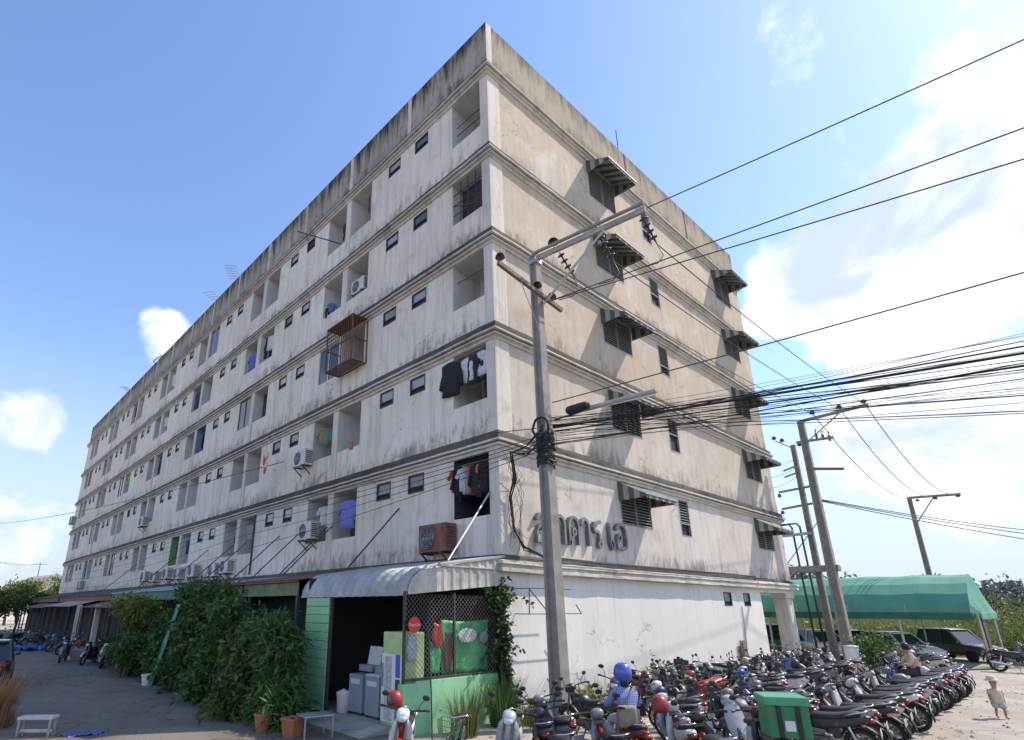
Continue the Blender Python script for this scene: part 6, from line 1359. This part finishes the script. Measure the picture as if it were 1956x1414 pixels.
def crumple(name, x, y, rx, ry, h, m, label, seed):
    g = np.random.default_rng(seed); n = 26; V = []; ph = g.random(8)*6.28
    for i in range(n+1):
        for j in range(n+1):
            u, v = i/n*2-1, j/n*2-1; a = math.atan2(v, u); q = 1+.22*math.sin(3*a+ph[0])+.13*math.sin(5*a+ph[1])+.07*math.sin(9*a+ph[2])
            V.append((x+rx*u*q, y+ry*v*q, GZ+.008+h*max(0, .35+.5*math.sin(u*7+v*5+ph[3])*math.sin(v*8-u*4+ph[4])+.3*math.sin(u*15+ph[5])*math.cos(v*13+ph[6]))))
    F = [(i*(n+1)+j,(i+1)*(n+1)+j,(i+1)*(n+1)+j+1,i*(n+1)+j+1) for i in range(n) for j in range(n)]
    return tag(obj(name, mesh_arrays(name, V, F), m), label, 'plastic sheet')
crumple('blue_sheet', -8.35, 4.72, .34, .16, .05, M_blue, 'crumpled blue plastic sheet on the alley surface near the bench', 3)
crumple('blue_tarp', -5.9, 35.3, 1.1, .8, .30, M_blue, 'crumpled blue tarpaulin lying far down the alley', 4)
car(-9.45,16.6, R(82), M_cark, 'dark vehicle cut by the left edge in the alley', 1.5, 4.0)
# teal sheet leaning by the shrubs
o = MB().add([(-5.0,12.2,GZ),(-4.9,13.0,GZ),(-4.2,13.2,2.3),(-4.3,12.5,2.3),(-4.97,12.2,GZ),(-4.87,13.0,GZ),(-4.17,13.2,2.3),(-4.27,12.5,2.3)],[(0,1,2,3),(7,6,5,4),(0,4,5,1),(1,5,6,2),(2,6,7,3),(3,7,4,0)]).build('teal_sheet', mat('teal_tarp',(.06,.25,.17),.6,var=.15)); tag(o, 'teal plastic sheet leaning among the shrubs', 'sheet')
for i, (x, y, z, lab) in enumerate(((-4.6,24.5,.25,'white post nearest the yellow-green shrub'),(-4.4,30.5,.5,'white post further down the alley'))): tag(MB().bbox(x-.12,x+.12,y-.12,y+.12,GZ,2.3,.02).build('white_post', M_pil), lab, 'post')
mb = MB(); g = random.Random(8)
def rock(p, s): 
    b = MB(); b.ell((0,0,0), s*g.uniform(.7,1.3), s*g.uniform(.7,1.3), s*g.uniform(.4,.8), 7, 5); return [(Vector(v)+Vector(p)+Vector((g.uniform(-.1,.1),g.uniform(-.1,.1),g.uniform(-.1,.1)))*s) for v in b.v], b.f
for i in range(45): v, f = rock((-4.4+g.gauss(0,.7), 45+g.gauss(0,1.5), GZ+.12+abs(g.gauss(0,.25))), g.uniform(.10,.28)); mb.add(v, f)
stuff(mb.build('rubble_heap', M_conc), 'pale rubble heap at the far end of the alley', 'rubble')
tag(MB().bbox(-5.3,-4.3,25.2,28.4,GZ,.05,.02).build('low_kerb_wall', M_conc), 'low concrete kerb wall behind the alley motorcycles', 'wall')
# ---- trees
def tree(x, y, h, r, m, label, seed, n=2600, ls=.35, cat='tree', group=None):
    t = empty('tree', (x,y,GZ), 0, label, cat, group); g = random.Random(seed); bl = []
    tr = MB(); tr.tube([(0,0,0),(g.uniform(-.2,.2),g.uniform(-.2,.2),h*.35),(g.uniform(-.4,.4),g.uniform(-.4,.4),h*.7)], [h*.03,h*.022,h*.01], 8)
    for i in range(7):
        a = g.uniform(0,6.28); q = (r*.65*math.cos(a), r*.65*math.sin(a), h*g.uniform(.5,.92)); tr.tube([(0,0,h*g.uniform(.25,.5)),(q[0]*.5,q[1]*.5,q[2]*.8),q], [h*.012,h*.009,h*.004], 6); bl.append((*q, r*g.uniform(.35,.6), r*g.uniform(.35,.6), h*g.uniform(.10,.2)))
    tr.build('trunk', M_bark, t, True); V, F = leaves(bl, n, ls, ls*.6, .3, 12, r*.18, seed, .4); obj('crown', mesh_arrays('crown', V, F), m, t)
tree(-2.0,96,6.5,3.6,L_yel,'light green tree beyond the far end of the alley, left one',51); tree(3.2,100,7.5,3.6,L_yel,'light green tree beside the far end of the building',52); tree(-6.5,92,5.5,3.2,L_yel,'light green tree at the far left edge',53)
tree(-4.4,60,4.2,2.2,L_dark,'dark green tree overhanging the far alley wall',54,2200,.28); tree(-7.2,56,4.0,2.2,L_dark,'dark green tree at the left edge of the alley',55,2200,.28)
h_ = empty('far_house', (4.5,112,GZ), R(8), 'distant pale house with a grey gable roof beyond the alley', 'house'); MB().box(-6,6,0,9,0,5.2).build('wall', M_wall_g, h_); MB().prism([(-6.6,5.1),(6.6,5.1),(0,8.0)],'Y',-.6,9.6).build('roof', M_conc, h_)
for x in (-3.5,0,3.5): MB().box(x-.6,x+.6,-.04,.02,2,3.6).build('window', M_glassd, h_)
tag(MB().bbox(-12,-5.0,70,70.3,GZ,2.6,.03).build('alley_end_wall', M_conc), 'grey concrete wall closing the far end of the alley', 'wall')
for i, (x, lab) in enumerate(((-2.6,'left thin pole on the skyline at the far left'),(3.6,'right thin pole on the skyline at the far left'))):
    t = empty('skyline_pole', (x,120,GZ), 0, lab, 'utility pole'); MB().tube([(0,0,0),(0,0,10.5)], [.12,.08], 8).build('shaft', M_pole, t); MB().bar((-1.0,0,10.2),(1.0,0,10.2),.09).build('crossarm', M_pole, t)
wire('skyline_wire', (-2.6,120,9.8), (3.6,120,9.8), .3, .03, 'thin wire between the two skyline poles at the far left', 'wire')
# horizon wood and tall field grass, seen as masses
def wood(spec, seed, m, label, ls, n):
    bl = []; g = random.Random(seed)
    for (x, y, h, r) in spec:
        for i in range(5): bl.append((x+g.uniform(-.6,.6)*r, y+g.uniform(-.6,.6)*r, GZ+h*g.uniform(.3,.82), r*g.uniform(.4,.7), r*g.uniform(.4,.7), h*g.uniform(.15,.28)))
    V, F = leaves(bl, n, ls, ls*.7, .2, 12, ls*2.2, seed, .35); stuff(obj('distant_wood', mesh_arrays('distant_wood', V, F), m), label, 'trees')
g = random.Random(77); sp1 = []
for i in range(46): a = R(-9+24*i/45); d = 190+g.uniform(-25,30); sp1.append((-11.6+d*math.cos(a), -10.5+d*math.sin(a), g.uniform(5.5,9.0), 6.0))
wood(sp1, 61, L_far_haze, 'hazy dark belt of trees on the right horizon', .95, 42000)
sp2 = [(92,17,7.5,4.0),(95,20,9.5,4.5),(99,22,8.5,4.5),(90,14.5,6,3.5)]; wood(sp2, 62, L_far_haze, 'dark trees rising behind the left part of the green canopy', .55, 9000)
g2 = np.random.default_rng(5); N = 26000; xx = 40+90*g2.random(N)**1.6; yy = -9+ (xx-40)*.02+ (g2.random(N)-.35)*(20+xx*.35); keep = yy > -7.2-(xx-40)*.03; xx, yy = xx[keep], yy[keep]
V, F = blades(np.stack([xx,yy,np.full(len(xx),GZ)],1), 1.5, .045, .5, 7); stuff(obj('tall_grass', mesh_arrays('tall_grass', V, F), L_reed), 'tall green grass and reeds of the field beyond the cars', 'grass')
for i, (x, y, h, r, lab) in enumerate(((44,-7.0,3.4,3.0,'big pale green bush at the right edge beyond the canopy'),(52,-5.2,3.9,3.4,'second pale green bush behind the first at the right edge'),(37,-1.5,1.7,1.6,'low bush behind the white hatchback'),(37.5,2.5,1.9,1.8,'low bush behind the passage'),(37,-4.6,1.6,1.5,'low bush behind the brown van'))):
    shrub('field_bush', (x,y,GZ), [(x,y,GZ+h*.45,r,r,h*.5),(x+r*.5,y+r*.4,GZ+h*.35,r*.7,r*.7,h*.45),(x-r*.3,y-r*.4,GZ+h*.3,r*.6,r*.6,h*.4)], 3600, .22, .11, L_reed, lab, 'bush', seed=70+i, stems=3, cl_r=.45)

# ---- litter and grit on the lot
g = np.random.default_rng(12); mb = MB(); gr = random.Random(12)
for i in range(1400):
    x, y = gr.uniform(-3,20), gr.uniform(-10.5,-.2); q = gr.uniform(.008,.03)*(2 if gr.random() < .06 else 1)
    if x < -1.5 and y > -1.2: continue
    a = gr.uniform(0,6.28); mb.add([(x+q*math.cos(a+k*2.09), y+q*math.sin(a+k*2.09), GZ+.001) for k in range(3)]+[(x,y,GZ+q*.9)], [(0,1,3),(1,2,3),(2,0,3)])
stuff(mb.build('gravel', mat('loose_grit',(.26,.22,.18),.95,var=.4,vs=8)), 'loose grit and pebbles scattered over the lot', 'gravel')
N = 900; pts = np.stack([np.concatenate([g.uniform(-8.5,-3.6,N//2), g.uniform(-2,18,N//2)]), np.concatenate([g.uniform(0,22,N//2), g.uniform(-9.5,-.3,N//2)]), np.full(N, GZ+.012)],1)
a = g.random(N)*6.28; l = .05+.05*g.random(N); d1 = np.stack([np.cos(a),np.sin(a),.15*g.normal(size=N)],1)*l[:,None]; d2 = np.stack([-np.sin(a),np.cos(a),.15*g.normal(size=N)],1)*l[:,None]*.35
V = np.stack([pts-d1, pts+d2, pts+d1, pts-d2],1).reshape(-1,3); V[:,2] = np.maximum(V[:,2], GZ+.006); stuff(obj('leaf_litter', mesh_arrays('leaf_litter', V, np.arange(N*4).reshape(N,4)), L_dry), 'fallen dry leaves and scraps on the ground', 'litter')
